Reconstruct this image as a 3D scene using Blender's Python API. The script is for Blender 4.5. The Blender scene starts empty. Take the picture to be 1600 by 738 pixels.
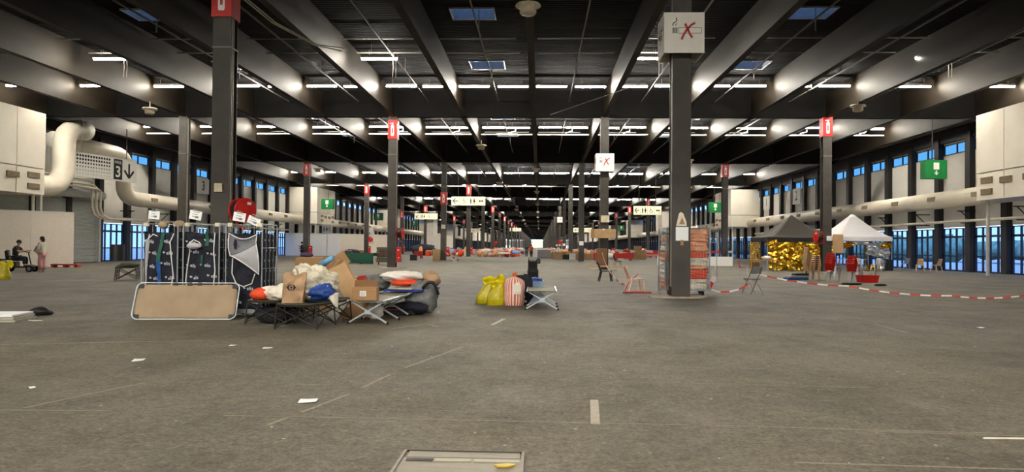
import bpy, math, random
from mathutils import Vector, Matrix, noise
R = math.radians
PI = math.pi
sc = bpy.context.scene
col = sc.collection

# ------------------------------------------------------------ camera, world, exposure
cam_d = bpy.data.cameras.new('camera'); cam = bpy.data.objects.new('camera', cam_d); col.objects.link(cam)
cam_d.sensor_width = 36.0; cam_d.lens = 36.0 * 1156.0 / 1600.0
cam_d.clip_start = 0.1; cam_d.clip_end = 3000.0
_yaw, _pitch, _roll = 0.0372, 0.0143, -0.0087
cam.matrix_world = (Matrix.Translation((0, 0, 1.42)) @ Matrix.Rotation(_yaw, 4, 'Z') @
                    Matrix.Rotation(PI / 2 + _pitch, 4, 'X') @ Matrix.Rotation(-_roll, 4, 'Z'))
sc.camera = cam
w = bpy.data.worlds.new('evening_sky'); sc.world = w; w.use_nodes = True
bg = w.node_tree.nodes['Background']
bg.inputs[0].default_value = (0.62, 0.80, 1.0, 1); bg.inputs[1].default_value = 3.2
sc.view_settings.view_transform = 'Standard'; sc.view_settings.look = 'None'
sc.view_settings.gamma = 1.0; sc.view_settings.use_curve_mapping = False
sc.view_settings.exposure = 0.0
TUBE_POWER = 375.0
sc.cycles.use_denoising = True
sc.cycles.max_bounces = 7; sc.cycles.diffuse_bounces = 4; sc.cycles.glossy_bounces = 3
sc.cycles.transparent_max_bounces = 16; sc.cycles.transmission_bounces = 4
sc.cycles.sample_clamp_indirect = 6.0
sc.cycles.caustics_reflective = False; sc.cycles.caustics_refractive = False

# ------------------------------------------------------------ materials
def lin(c):
    return tuple(((x / 12.92) if x <= 0.04045 else ((x + 0.055) / 1.055) ** 2.4) for x in (v / 255.0 for v in c))
MATS = {}
def mk(name, rgb, rough=0.6, metal=0.0, var=0.12, scale=6.0, bump=0.0, bscale=40.0, emit=None, spec=0.4, stretch=(1, 1, 1), coat=0.0, trans=0.0):
    m = bpy.data.materials.new(name); m.use_nodes = True
    nt = m.node_tree; b = nt.nodes['Principled BSDF']
    c = lin(rgb)
    b.inputs['Roughness'].default_value = rough; b.inputs['Metallic'].default_value = metal
    b.inputs['Specular IOR Level'].default_value = spec
    if coat: b.inputs['Coat Weight'].default_value = coat
    tc = nt.nodes.new('ShaderNodeTexCoord'); mp = nt.nodes.new('ShaderNodeMapping')
    mp.inputs['Scale'].default_value = stretch
    nt.links.new(tc.outputs['Object'], mp.inputs[0])
    nz = nt.nodes.new('ShaderNodeTexNoise'); nz.inputs['Scale'].default_value = scale; nz.inputs['Detail'].default_value = 5
    nt.links.new(mp.outputs[0], nz.inputs[0])
    rp = nt.nodes.new('ShaderNodeValToRGB')
    lo = tuple(max(0, x * (1 - var)) for x in c); hi = tuple(min(1, x * (1 + var)) for x in c)
    rp.color_ramp.elements[0].position = 0.3; rp.color_ramp.elements[1].position = 0.7
    rp.color_ramp.elements[0].color = lo + (1,); rp.color_ramp.elements[1].color = hi + (1,)
    nt.links.new(nz.outputs[0], rp.inputs[0]); nt.links.new(rp.outputs[0], b.inputs['Base Color'])
    if bump:
        n2 = nt.nodes.new('ShaderNodeTexNoise'); n2.inputs['Scale'].default_value = bscale; n2.inputs['Detail'].default_value = 3
        nt.links.new(mp.outputs[0], n2.inputs[0])
        bp = nt.nodes.new('ShaderNodeBump'); bp.inputs['Strength'].default_value = bump; bp.inputs['Distance'].default_value = 0.05
        nt.links.new(n2.outputs[0], bp.inputs['Height']); nt.links.new(bp.outputs[0], b.inputs['Normal'])
    if emit:
        b.inputs['Emission Color'].default_value = tuple(emit[0]) + (1,); b.inputs['Emission Strength'].default_value = emit[1]
    if trans: b.inputs['Transmission Weight'].default_value = trans
    MATS[name] = m
    return m
def mk_glass(name, tint, gloss=0.08, alpha=1.0):
    m = bpy.data.materials.new(name); m.use_nodes = True; nt = m.node_tree
    for n in list(nt.nodes): nt.nodes.remove(n)
    out = nt.nodes.new('ShaderNodeOutputMaterial'); mix = nt.nodes.new('ShaderNodeMixShader')
    tr = nt.nodes.new('ShaderNodeBsdfTransparent'); gl = nt.nodes.new('ShaderNodeBsdfGlossy')
    nz = nt.nodes.new('ShaderNodeTexNoise'); nz.inputs['Scale'].default_value = 0.7
    mx = nt.nodes.new('ShaderNodeMixRGB'); mx.inputs[1].default_value = tuple(tint) + (1,)
    mx.inputs[2].default_value = tuple(min(1, t * 1.12) for t in tint) + (1,)
    nt.links.new(nz.outputs[0], mx.inputs[0]); nt.links.new(mx.outputs[0], tr.inputs[0])
    gl.inputs['Roughness'].default_value = 0.08; mix.inputs[0].default_value = gloss
    nt.links.new(tr.outputs[0], mix.inputs[1]); nt.links.new(gl.outputs[0], mix.inputs[2]); nt.links.new(mix.outputs[0], out.inputs[0])
    MATS[name] = m
    return m
def mk_floor():
    m = bpy.data.materials.new('asphalt_floor'); m.use_nodes = True; nt = m.node_tree; b = nt.nodes['Principled BSDF']
    L = nt.links.new
    geo = nt.nodes.new('ShaderNodeNewGeometry')
    def nz(scale, detail=6, rough=0.6, sx=(1, 1, 1), dist=0):
        mp = nt.nodes.new('ShaderNodeMapping'); mp.inputs['Scale'].default_value = sx
        L(geo.outputs['Position'], mp.inputs[0])
        n = nt.nodes.new('ShaderNodeTexNoise'); n.inputs['Scale'].default_value = scale; n.inputs['Detail'].default_value = detail
        n.inputs['Roughness'].default_value = rough; n.inputs['Distortion'].default_value = dist
        L(mp.outputs[0], n.inputs[0]); return n.outputs[0]
    def ramp(inp, stops):
        r = nt.nodes.new('ShaderNodeValToRGB'); e = r.color_ramp.elements
        while len(e) < len(stops): e.new(0.5)
        for k, (p, c) in enumerate(stops): e[k].position = p; e[k].color = tuple(c) + (1,)
        L(inp, r.inputs[0]); return r.outputs[0]
    def mix(a, bb, fac, mode='MIX'):
        x = nt.nodes.new('ShaderNodeMixRGB'); x.blend_type = mode
        for s, v in ((0, fac), (1, a), (2, bb)):
            if isinstance(v, (int, float)): x.inputs[s].default_value = v
            elif isinstance(v, tuple): x.inputs[s].default_value = v + (1,)
            else: L(v, x.inputs[s])
        return x.outputs[0]
    g0 = lin((90, 85, 74)); g1 = lin((118, 111, 97))
    base = ramp(nz(0.35, 8, 0.65), [(0.3, g0), (0.7, g1)])
    warm = ramp(nz(0.12, 4, 0.5, dist=0.5), [(0.42, (0, 0, 0)), (0.68, (1, 1, 1))])
    base = mix(base, lin((122, 111, 82)), mix((0, 0, 0), warm, 0.35))
    fine = ramp(nz(28, 5, 0.8), [(0.28, (0.32,) * 3), (0.5, (1.0,) * 3), (0.75, (1.75,) * 3)])
    base = mix(base, fine, 1.0, 'MULTIPLY')
    spk = ramp(nz(9, 6, 0.75), [(0.30, (0.55,) * 3), (0.55, (1.0,) * 3), (0.72, (1.35,) * 3)])
    base = mix(base, spk, 0.9, 'MULTIPLY')
    stain = ramp(nz(0.8, 6, 0.7, (1.0, 0.6, 1)), [(0.28, (0.5,) * 3), (0.52, (1.0,) * 3)])
    base = mix(base, stain, 0.8, 'MULTIPLY')
    worn = ramp(nz(1.7, 9, 0.78, (0.6, 1.3, 1), 0.8), [(0.66, (0, 0, 0)), (0.78, (1, 1, 1))])
    base = mix(base, lin((146, 139, 127)), mix((0, 0, 0), worn, 0.55))
    scr = ramp(nz(3.0, 3, 0.7, (0.35, 3.5, 1), 0.4), [(0.70, (0, 0, 0)), (0.76, (1, 1, 1))])
    base = mix(base, lin((158, 151, 140)), mix((0, 0, 0), scr, 0.5))
    L(base, b.inputs['Base Color'])
    rr = ramp(nz(1.2, 5), [(0.3, (0.62,) * 3), (0.7, (0.85,) * 3)])
    L(rr, b.inputs['Roughness']); b.inputs['Specular IOR Level'].default_value = 0.25
    bp = nt.nodes.new('ShaderNodeBump'); bp.inputs['Strength'].default_value = 0.35; bp.inputs['Distance'].default_value = 0.01
    L(nz(60, 4, 0.7), bp.inputs['Height']); L(bp.outputs[0], b.inputs['Normal'])
    MATS['floor'] = m
    return m
mk_floor()
mk('deck', (33, 32, 33), 0.9, 0.0, 0.2, 0.6, spec=0.15)
mk('girder_black', (17, 16, 15), 0.85, 0.0, 0.2, 1.0, spec=0.08)
mk('steel_black', (62, 58, 53), 0.55, 0.0, 0.25, 1.5)
mk('beam_paint', (31, 27, 22), 0.58, 0.0, 0.35, 0.8, stretch=(1, 0.4, 2), spec=0.14)
MATS['beam_paint'].node_tree.nodes['Principled BSDF'].inputs['Specular Tint'].default_value = (1.0, 0.84, 0.6, 1)
mk('pilaster', (30, 28, 28), 0.6)
mk('column_side', (120, 116, 108), 0.5, 0.2)
mk('conduit', (158, 152, 140), 0.5, 0.3)
mk('white_pipe', (214, 208, 194), 0.5)
mk('panel_white', (247, 243, 232), 0.6, 0, 0.06, 0.8)
mk('ahu_white', (240, 232, 214), 0.55, 0, 0.06, 0.5)
mk('duct', (246, 236, 214), 0.5, 0.1, 0.08, 0.7)
mk('vent_grille', (150, 132, 104), 0.6)
mk('partition', (246, 236, 220), 0.7, 0, 0.03)
mk('partition_cool', (240, 238, 236), 0.7, 0, 0.03)
mk('shutter', (196, 198, 196), 0.5, 0.0, 0.1)
mk('frame_dark', (34, 36, 44), 0.5)
mk('concrete', (176, 164, 146), 0.9, 0, 0.2, 5, 0.3)
mk('ext_ground', (196, 196, 202), 0.9)
mk('ext_hedge', (132, 160, 142), 0.9, 0, 0.4, 1.2, 0.5, 4)
mk('white', (236, 234, 228), 0.55, 0, 0.03)
mk('sign_cream', (240, 236, 206), 0.5, 0, 0.03)
mk('sign_white', (238, 235, 226), 0.5, 0, 0.03)
mk('ink', (26, 24, 24), 0.6)
mk('ink_red', (176, 48, 40), 0.6)
mk('ink_grey', (140, 144, 150), 0.6)
mk('red', (200, 34, 26), 0.45, 0, 0.1)
mk('red_dull', (176, 56, 44), 0.5)
mk('green', (16, 120, 58), 0.5)
mk('black', (26, 26, 27), 0.5)
mk('rubber', (22, 22, 22), 0.8)
mk('beige_plastic', (208, 196, 170), 0.5)
mk('galv', (176, 184, 192), 0.35, 0.7, 0.1, 12)
mk('alu', (200, 208, 216), 0.35, 0.6, 0.06)
mk('steel_dark', (52, 50, 46), 0.45, 0.3)
mk('olive', (84, 84, 68), 0.85, 0, 0.15, 8, 0.3, 200)
mk('canvas_beige', (158, 138, 113), 0.9, 0, 0.1, 3, 0.25, 120)
mk('canvas_grey', (176, 172, 156), 0.9, 0, 0.08, 5, 0.2, 120)
mk('navy', (19, 23, 37), 0.8, 0, 0.25, 5, 0.35, 24)
mk('lining_grey', (112, 114, 122), 0.7, 0, 0.15, 4, 0.2, 14)
mk('lining', (166, 166, 170), 0.7, 0, 0.1, 4, 0.2, 14)
mk('piping', (226, 224, 220), 0.7)
mk('print_white', (196, 198, 204), 0.7)
mk('crumb', (176, 170, 160), 0.8)
mk('blue_strap', (26, 78, 150), 0.6)
mk('green_strap', (20, 84, 66), 0.6)
mk('paper', (238, 240, 240), 0.8, 0, 0.02)
mk('cardboard', (164, 126, 88), 0.85, 0, 0.1, 4, 0.1)
mk('cardboard_light', (188, 154, 112), 0.85, 0, 0.1, 4, 0.1)
mk('cardboard_inner', (126, 92, 62), 0.9, 0, 0.1, 4)
mk('kraft', (176, 144, 112), 0.8, 0, 0.1, 6, 0.4, 18)
mk('plastic_white', (214, 206, 184), 0.35, 0, 0.18, 5, 0.6, 14)
mk('plastic_blue', (34, 72, 150), 0.4, 0, 0.3, 7, 0.6, 14)
mk('sack_white', (226, 218, 202), 0.5, 0, 0.12, 6, 0.6, 12)
mk('orange', (224, 74, 34), 0.55, 0, 0.15, 6, 0.4, 14)
mk('orange_light', (248, 164, 118), 0.5, 0, 0.25, 9, 0.5, 16)
mk('blue_light', (120, 176, 216), 0.6)
mk('blue_deep', (30, 52, 140), 0.6)
mk('grey_cloth', (110, 112, 112), 0.7, 0, 0.25, 7, 0.5, 14)
mk('dark_cloth', (38, 38, 44), 0.8, 0, 0.25, 7, 0.5, 14)
mk('white_cloth', (232, 228, 220), 0.8, 0, 0.08, 6, 0.5, 10)
mk('pink_cloth', (214, 160, 150), 0.8, 0, 0.2, 6, 0.4, 14)
mk('purple_cloth', (78, 58, 88), 0.8, 0, 0.2, 6)
mk('yellow_ear', (232, 212, 14), 0.35, 0, 0.1, 6, 0.5, 9)
mk('stripe_orange', (192, 92, 50), 0.7)
mk('stripe_pale', (228, 206, 196), 0.7)
mk('yellow_bag', (186, 172, 10), 0.32, 0, 0.18, 6, 0.7, 9, spec=0.6)
mk('clear_crate', (150, 176, 206), 0.3, 0, 0.05, trans=0.3)
mk('plastic_pink', (238, 196, 172), 0.5, 0, 0.04)
mk('plastic_beige', (222, 184, 140), 0.5, 0, 0.04)
mk('tent_black', (70, 66, 60), 0.7, 0, 0.08)
mk('tent_valance', (30, 28, 28), 0.8)
mk('tent_white', (236, 232, 232), 0.7, 0, 0.03)
mk('gold_foil', (230, 182, 58), 0.24, 1.0, 0.12, 2, 0.3, 2.2)
mk('silver_foil', (232, 230, 226), 0.32, 1.0, 0.1, 3, 0.5, 3.0)
mk('skin', (196, 146, 118), 0.6, 0, 0.05)
mk('skin_dark', (140, 98, 76), 0.6, 0, 0.05)
mk('hair', (34, 26, 24), 0.7)
mk('cream_knit', (230, 222, 204), 0.9)
mk('pink_trousers', (228, 170, 168), 0.85)
mk('denim', (34, 40, 56), 0.85)
mk('metal_cover', (136, 127, 112), 0.5, 0.25, 0.12, 3, 0.15, 30, stretch=(1, 6, 1))
mk('metal_dark', (46, 42, 38), 0.6, 0.4)
mk('yellow', (196, 172, 54), 0.5)
mk('floor_paint', (170, 162, 146), 0.85, 0, 0.2, 30)
mk('floor_paint_faint', (132, 125, 111), 0.85, 0, 0.25, 30)
mk('floor_tar', (96, 90, 80), 0.9, 0, 0.2, 12)
mk('tape_red', (204, 54, 44), 0.5)
mk('tape_white', (236, 228, 222), 0.5)
mk('tube_glow', (255, 255, 255), 0.5, 0, 0.0, emit=((1.0, 0.935, 0.82), TUBE_POWER))
mk_glass('glass_door', (0.50, 0.62, 0.82), 0.06)
mk_glass('glass_sky', (0.25, 0.42, 0.55), 0.04)
mk_glass('glass_roof', (0.19, 0.275, 0.40), 0.04)
mk_glass('film', (0.92, 0.92, 0.92), 0.14)

# ------------------------------------------------------------ mesh builder and naming helpers
class MB:
    def __init__(s): s.v = []; s.f = []
    def add(s, vs, fs):
        o = len(s.v); s.v += [tuple(p) for p in vs]; s.f += [tuple(i + o for i in f) for f in fs]; return s
    def box(s, x0, x1, y0, y1, z0, z1):
        return s.add([(x0, y0, z0), (x1, y0, z0), (x1, y1, z0), (x0, y1, z0), (x0, y0, z1), (x1, y0, z1), (x1, y1, z1), (x0, y1, z1)],
                     [(0, 3, 2, 1), (4, 5, 6, 7), (0, 1, 5, 4), (1, 2, 6, 5), (2, 3, 7, 6), (3, 0, 4, 7)])
    def bbox(s, x0, x1, y0, y1, z0, z1, b=0.01):      # box with its four upright and top edges chamfered
        vs = []
        for z, d in ((z0, 0), (z1 - b, 0), (z1, b)):
            for x, y in ((x0 + b + d * 0, y0), (x1 - b, y0), (x1, y0 + b), (x1, y1 - b), (x1 - b, y1), (x0 + b, y1), (x0, y1 - b), (x0, y0 + b)):
                cx, cy = (x0 + x1) / 2, (y0 + y1) / 2
                kx = 1 - 2 * d / max(1e-6, x1 - x0); ky = 1 - 2 * d / max(1e-6, y1 - y0)
                vs.append((cx + (x - cx) * kx, cy + (y - cy) * ky, z))
        fs = [tuple(reversed(range(8))), tuple(range(16, 24))]
        for k in (0, 8):
            for i in range(8):
                j = (i + 1) % 8; fs.append((k + i, k + j, k + 8 + j, k + 8 + i))
        return s.add(vs, fs)
    def obox(s, c, size, M=None):
        m = MB().box(-size[0] / 2, size[0] / 2, -size[1] / 2, size[1] / 2, -size[2] / 2, size[2] / 2)
        M = M or Matrix.Identity(3); c = Vector(c)
        return s.add([c + M @ Vector(p) for p in m.v], m.f)
    def bar(s, p0, p1, w, h=None, up=(0, 0, 1)):
        p0 = Vector(p0); p1 = Vector(p1); d = (p1 - p0); L = d.length
        if L < 1e-6: return s
        d.normalize(); u = Vector(up)
        if abs(d.dot(u)) > 0.98: u = Vector((0, 1, 0))
        a = d.cross(u).normalized(); b = a.cross(d).normalized(); h = h or w
        return s.obox((p0 + p1) / 2, (w, L, h), Matrix((a, d, b)).transposed())
    def tube(s, pts, r, n=8, closed=False, cap=True):
        P = [Vector(p) for p in pts]; N = len(P); vs = []; fs = []; prev = None
        for i in range(N):
            if closed: t = (P[(i + 1) % N] - P[i - 1])
            else: t = P[min(i + 1, N - 1)] - P[max(i - 1, 0)]
            t.normalize()
            if prev is None:
                u = Vector((0, 0, 1)) if abs(t.z) < 0.9 else Vector((1, 0, 0)); a = t.cross(u).normalized()
            else:
                a = (prev - t * prev.dot(t)); a = a.normalized() if a.length > 1e-5 else prev
            prev = a; b = t.cross(a)
            rr = r[i] if isinstance(r, (list, tuple)) else r
            for k in range(n):
                an = 2 * PI * k / n; vs.append(P[i] + (a * math.cos(an) + b * math.sin(an)) * rr)
        for i in range(N if closed else N - 1):
            j = (i + 1) % N
            for k in range(n):
                q = (k + 1) % n; fs.append((i * n + k, i * n + q, j * n + q, j * n + k))
        if cap and not closed: fs.append(tuple(reversed(range(n)))); fs.append(tuple((N - 1) * n + k for k in range(n)))
        return s.add(vs, fs)
    def cyl(s, p0, p1, r0, r1=None, n=12): return s.tube([p0, p1], [r0, r0 if r1 is None else r1], n)
    def lathe(s, prof, n=16, c=(0, 0, 0), axis='z'):
        vs = []; fs = []
        for r, z in prof:
            for k in range(n):
                a = 2 * PI * k / n; x, y = r * math.cos(a), r * math.sin(a)
                p = (x, y, z) if axis == 'z' else ((z, x, y) if axis == 'x' else (x, z, -y))
                vs.append((c[0] + p[0], c[1] + p[1], c[2] + p[2]))
        for i in range(len(prof) - 1):
            for k in range(n):
                q = (k + 1) % n; fs.append((i * n + k, i * n + q, (i + 1) * n + q, (i + 1) * n + k))
        fs.append(tuple(reversed(range(n)))); fs.append(tuple((len(prof) - 1) * n + k for k in range(n)))
        return s.add(vs, fs)
    def prism(s, poly, y0, y1):            # polygon in x,z pushed from y0 to y1
        n = len(poly)
        return s.add([(x, y0, z) for x, z in poly] + [(x, y1, z) for x, z in poly],
                     [tuple(range(n)), tuple(reversed(range(n, 2 * n)))] + [(i, n + i, n + (i + 1) % n, (i + 1) % n) for i in range(n)])
    def slab(s, poly, z0, z1):             # polygon in x,y pushed from z0 to z1
        n = len(poly)
        return s.add([(x, y, z0) for x, y in poly] + [(x, y, z1) for x, y in poly],
                     [tuple(reversed(range(n))), tuple(range(n, 2 * n))] + [(i, (i + 1) % n, n + (i + 1) % n, n + i) for i in range(n)])
    def grid(s, fn, nu, nv, thick=0.0, nrm=(0, 1, 0)):
        vs = [Vector(fn(u / nu, v / nv)) for v in range(nv + 1) for u in range(nu + 1)]
        fs = [(v * (nu + 1) + u, v * (nu + 1) + u + 1, (v + 1) * (nu + 1) + u + 1, (v + 1) * (nu + 1) + u) for v in range(nv) for u in range(nu)]
        if not thick: return s.add(vs, fs)
        k = len(vs); nn = Vector(nrm) * thick
        fs2 = [tuple(reversed([i + k for i in f])) for f in fs]
        ring = [u for u in range(nu + 1)] + [v * (nu + 1) + nu for v in range(1, nv + 1)] + [nv * (nu + 1) + u for u in range(nu - 1, -1, -1)] + [v * (nu + 1) for v in range(nv - 1, 0, -1)]
        fs3 = [(ring[i], ring[i] + k, ring[(i + 1) % len(ring)] + k, ring[(i + 1) % len(ring)]) for i in range(len(ring))]
        return s.add(vs + [p + nn for p in vs], fs + fs2 + fs3)
    def blob(s, c, rad, seed=0, amp=0.18, freq=1.6, n=20, m=14, flat=0.0, taper=0.0, box=1.0, cr=0.0):
        vs = []; fs = []
        for j in range(m + 1):
            t = PI * j / m
            for i in range(n):
                a = 2 * PI * i / n
                d = Vector((math.sin(t) * math.cos(a), math.sin(t) * math.sin(a), math.cos(t)))
                d = Vector([math.copysign(abs(q) ** box, q) for q in d])
                k = 1 + amp * noise.noise(d * freq + Vector((seed * 7.3, seed * 3.1, seed))) + 0.45 * amp * noise.noise(d * freq * 3.1 + Vector((seed, seed * 2.2, 5)))
                if cr: k += cr * (0.35 - abs(noise.noise(d * freq * 3.3 + Vector((seed, 1, 2))))) + 0.5 * cr * (0.35 - abs(noise.noise(d * freq * 7.1 + Vector((3, seed, 2)))))
                p = Vector((d.x * rad[0] * k, d.y * rad[1] * k, d.z * rad[2] * k))
                tz = p.z / rad[2]
                p.x *= 1 - taper * tz; p.y *= 1 - taper * tz
                if flat: p.z = max(p.z, -rad[2] * (1 - flat))
                vs.append(Vector(c) + p)
        for j in range(m):
            for i in range(n):
                q = (i + 1) % n; fs.append((j * n + i, (j + 1) * n + i, (j + 1) * n + q, j * n + q))
        return s.add(vs, fs)
    def xf(s, M): s.v = [tuple(M @ Vector(p)) for p in s.v]; return s
    def build(s, name, mat, parent=None, smooth=False, loc=None):
        me = bpy.data.meshes.new(name); me.from_pydata(s.v, [], s.f)
        me.materials.append(MATS[mat])
        if smooth: me.polygons.foreach_set('use_smooth', [True] * len(me.polygons))
        me.update()
        o = bpy.data.objects.new(name, me); col.objects.link(o)
        if parent is not None: o.parent = parent
        if loc is not None: o.location = loc
        return o
def tag(o, label=None, cat=None, group=None, kind=None):
    for k, v in (('label', label), ('category', cat), ('group', group), ('kind', kind)):
        if v: o[k] = v
    return o
def thing(name, label, cat, loc=(0, 0, 0), rz=0.0, group=None):
    o = bpy.data.objects.new(name, None); col.objects.link(o); o.empty_display_size = 0.1
    o.location = loc; o.rotation_euler = (0, 0, rz)
    return tag(o, label, cat, group)
KIDS = {}
def copy_tree(o, parent=None):
    c = o.copy(); col.objects.link(c); c.parent = parent
    for ch in o.children: copy_tree(ch, c)
    return c
def dup(o, loc, rz=0.0, label=None, group=None, scale=None):
    c = copy_tree(o); c.location = loc; c.rotation_euler = (0, 0, rz)
    if scale: c.scale = scale
    if label: c['label'] = label
    if group: c['group'] = group
    return c
def part_copy(o, parent, loc=None):
    c = o.copy(); col.objects.link(c); c.parent = parent
    if loc is not None: c.location = loc
    return c
_TX = {}
def text(body, size, bold=0.0):            # triangulated letters as vertex and face lists, centred, in x,y
    k = (body, size, bold)
    if k not in _TX:
        cu = bpy.data.curves.new('letters', 'FONT'); cu.body = body; cu.size = size; cu.align_x = 'CENTER'; cu.align_y = 'CENTER'; cu.offset = bold
        cu.resolution_u = 3
        o = bpy.data.objects.new('letters', cu); col.objects.link(o)
        dg = bpy.context.evaluated_depsgraph_get(); dg.update()
        me = bpy.data.meshes.new_from_object(o.evaluated_get(dg))
        _TX[k] = ([tuple(v.co) for v in me.vertices], [tuple(p.vertices) for p in me.polygons])
        bpy.data.objects.remove(o); bpy.data.curves.remove(cu); bpy.data.meshes.remove(me)
    return _TX[k]
def add_text(mb, body, size, x, z, y, bold=0.0, sx=1.0):   # lettering facing -y
    v, f = text(body, size, bold)
    return mb.add([(x + p[0] * sx, y, z + p[1]) for p in v], f)
def circ(cx, cz, r, n=14, a0=0, a1=2 * PI):
    k = n if abs(a1 - a0 - 2 * PI) < 1e-6 else n + 1
    return [(cx + r * math.cos(a0 + (a1 - a0) * i / n), cz + r * math.sin(a0 + (a1 - a0) * i / n)) for i in range(k)]
def stroke(mb, pts, wd, y, t=0.004):        # flat brush stroke in x,z facing -y
    for (x0, z0), (x1, z1) in zip(pts, pts[1:]):
        mb.bar((x0, y, z0), (x1, y, z1), t, wd, up=(-(z1 - z0), 0, (x1 - x0)))
    return mb
ORDW = 'first second third fourth fifth sixth seventh eighth ninth tenth eleventh twelfth thirteenth fourteenth fifteenth sixteenth seventeenth eighteenth nineteenth twentieth twenty-first twenty-second twenty-third twenty-fourth twenty-fifth twenty-sixth twenty-seventh twenty-eighth'.split()
ORD = ['nearest', 'second', 'third', 'fourth', 'fifth', 'sixth', 'seventh', 'eighth', 'ninth', 'tenth', 'eleventh', 'twelfth']
rnd = random.Random(7)

# ------------------------------------------------------------ hall dimensions (metres)
XL, XR = -33.6, 28.5                  # long walls
Y0, Y1 = -66.0, 860.0                 # end walls
COLX = {'Z': -22.94, 'A': -9.38, 'B': 4.05, 'C': 17.84}
D1, SY = 21.59, 25.25                 # first column line, bay length
ZB, ZD = 9.63, 11.3                   # underside of beams, roof deck
BEAMX = [-32.0, -27.46]
_r = [COLX[k] for k in 'ZABC']
for a, b in zip(_r, _r[1:]): BEAMX += [a, a + (b - a) / 3, a + 2 * (b - a) / 3]
BEAMX += [_r[-1], _r[-1] + 4.55, _r[-1] + 9.1]
MIDX = [(a + b) / 2 for a, b in zip(BEAMX, BEAMX[1:])]

# ------------------------------------------------------------ floor
floor = MB().box(XL - 0.2, XR + 0.2, Y0, Y1, -0.2, 0.0).build('floor', 'floor'); tag(floor, 'worn grey brown asphalt floor of the hall', None, None, 'structure')
def line(mat, p0, p1, wd, name='paint_line'):
    MB().bar((p0[0], p0[1], 0.002), (p1[0], p1[1], 0.002), wd, 0.003).build(name, mat, floor)
for p0, p1, wd in [((-1.06, 10.4), (-1.55, 8.55), 0.045), ((-1.62, 8.1), (-1.75, 7.3), 0.045), ((-1.8, 7.0), (-2.0, 6.2), 0.045),
                   ((-2.05, 6.0), (-2.12, 5.75), 0.045)]: line('floor_paint_faint', p0, p1, wd)
line('floor_paint', (0.52, 6.92), (0.46, 5.98), 0.075); line('floor_paint', (-0.68, 14.5), (-0.85, 13.3), 0.075)
for p0, p1, wd in [((-2.6, 6.05), (1.2, 6.0), 0.018), ((1.3, 6.0), (3.6, 5.9), 0.02), ((-4.9, 10.7), (-8.9, 9.6), 0.05), ((-8.95, 9.55), (-12.0, 8.8), 0.05),
                   ((-3.1, 9.1), (4.6, 8.75), 0.02), ((0.2, 7.9), (3.4, 7.75), 0.02), ((1.7, 5.0), (4.3, 4.9), 0.025), ((2.6, 5.9), (4.2, 5.8), 0.02),
                   ((-4.6, 6.1), (-3.6, 6.15), 0.02), ((-4.0, 7.4), (-4.4, 6.2), 0.04), ((4.4, 20.6), (7.1, 20.4), 0.06), ((7.2, 20.3), (7.9, 18.9), 0.06),
                   ((8.8, 20.2), (10.1, 19.8), 0.09), ((10.6, 20.9), (11.3, 20.1), 0.06), ((6.4, 14.4), (6.3, 12.9), 0.06), ((9.8, 13.9), (9.9, 13.3), 0.05),
                   ((-6.9, 24.0), (-4.2, 26.5), 0.07), ((-12.2, 40.0), (-6.0, 60.0), 0.08), ((-5.0, 33.0), (-9.0, 28.0), 0.07), ((6.0, 33.5), (5.2, 29.0), 0.08),
                   ((-2.9, 16.0), (-2.2, 16.1), 0.05), ((-2.2, 16.1), (-2.1, 15.5), 0.05), ((-2.5, 12.5), (-2.05, 13.4), 0.05), ((-2.05, 13.4), (-1.75, 12.9), 0.05),
                   ((0.4, 16.9), (1.0, 16.95), 0.05), ((3.9, 18.2), (4.9, 18.2), 0.04), ((16.0, 40.0), (22.0, 36.0), 0.08), ((8.2, 27.5), (10.6, 24.5), 0.06),
                   ((4.2, 40.0), (3.4, 46.0), 0.08), ((1.8, 39.5), (2.4, 36.0), 0.07)]: line('floor_paint_faint', p0, p1, wd)
rr = random.Random(3)
specks = MB()                                                  # crumbs and scraps too small to pick apart
for k in range(260):
    y = 5 + rr.random() ** 1.6 * 42; x = rr.uniform(-0.62, 0.72) * y; s_ = rr.uniform(0.003, 0.013) * (0.6 + y / 14)
    a = rr.uniform(0, PI); q = rr.uniform(0.4, 1.8)
    c_, n_ = math.cos(a) * s_, math.sin(a) * s_
    specks.add([(x - c_, y - n_, .004), (x + n_ * q, y - c_ * q, .004), (x + c_, y + n_, .006), (x - n_ * q, y + c_ * q, .004)], [(0, 1, 2, 3)])
so = specks.build('floor_crumbs', 'crumb'); tag(so, 'pale crumbs and paper flecks scattered over the asphalt', 'litter', None, 'stuff')

# ------------------------------------------------------------ ceiling: corrugated deck with skylight holes, beams, girders
SKYX = [-16.85, -2.9, 11.2]
SKY = []
for k in range(0, 12):
    for x in SKYX:
        SKY.append((x, 30.5 + SY * k, 1.8, 1.45)); SKY.append((x, 39.2 + SY * k, 1.8, 1.75))
deck = MB()
def deck_strip(y0, y1, z0, z1):
    holes = sorted([(x - w_ / 2, x + w_ / 2) for x, y, w_, d_ in SKY if y < (y0 + y1) / 2 < y + d_])
    xs = [XL - 0.4]
    for a, b in holes: xs += [a, b]
    xs.append(XR + 0.4)
    for a, b in zip(xs[::2], xs[1::2]):
        deck.add([(a, y0, z0), (b, y0, z0), (b, y1, z1), (a, y1, z1)], [(0, 3, 2, 1)])
y = Y0; P_ = 0.25
while y < 160:
    for a, b, za, zb in ((0, .09, 0, 0), (.09, .125, 0, .045), (.125, .215, .045, .045), (.215, .25, .045, 0)): deck_strip(y + a, y + b, ZD + za, ZD + zb)
    y += P_
deck.add([(XL - .4, y, ZD), (XR + .4, y, ZD), (XR + .4, Y1, ZD), (XL - .4, Y1, ZD)], [(0, 3, 2, 1)])
ceiling = deck.build('ceiling', 'deck'); tag(ceiling, 'black corrugated steel roof deck', None, None, 'structure')
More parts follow.
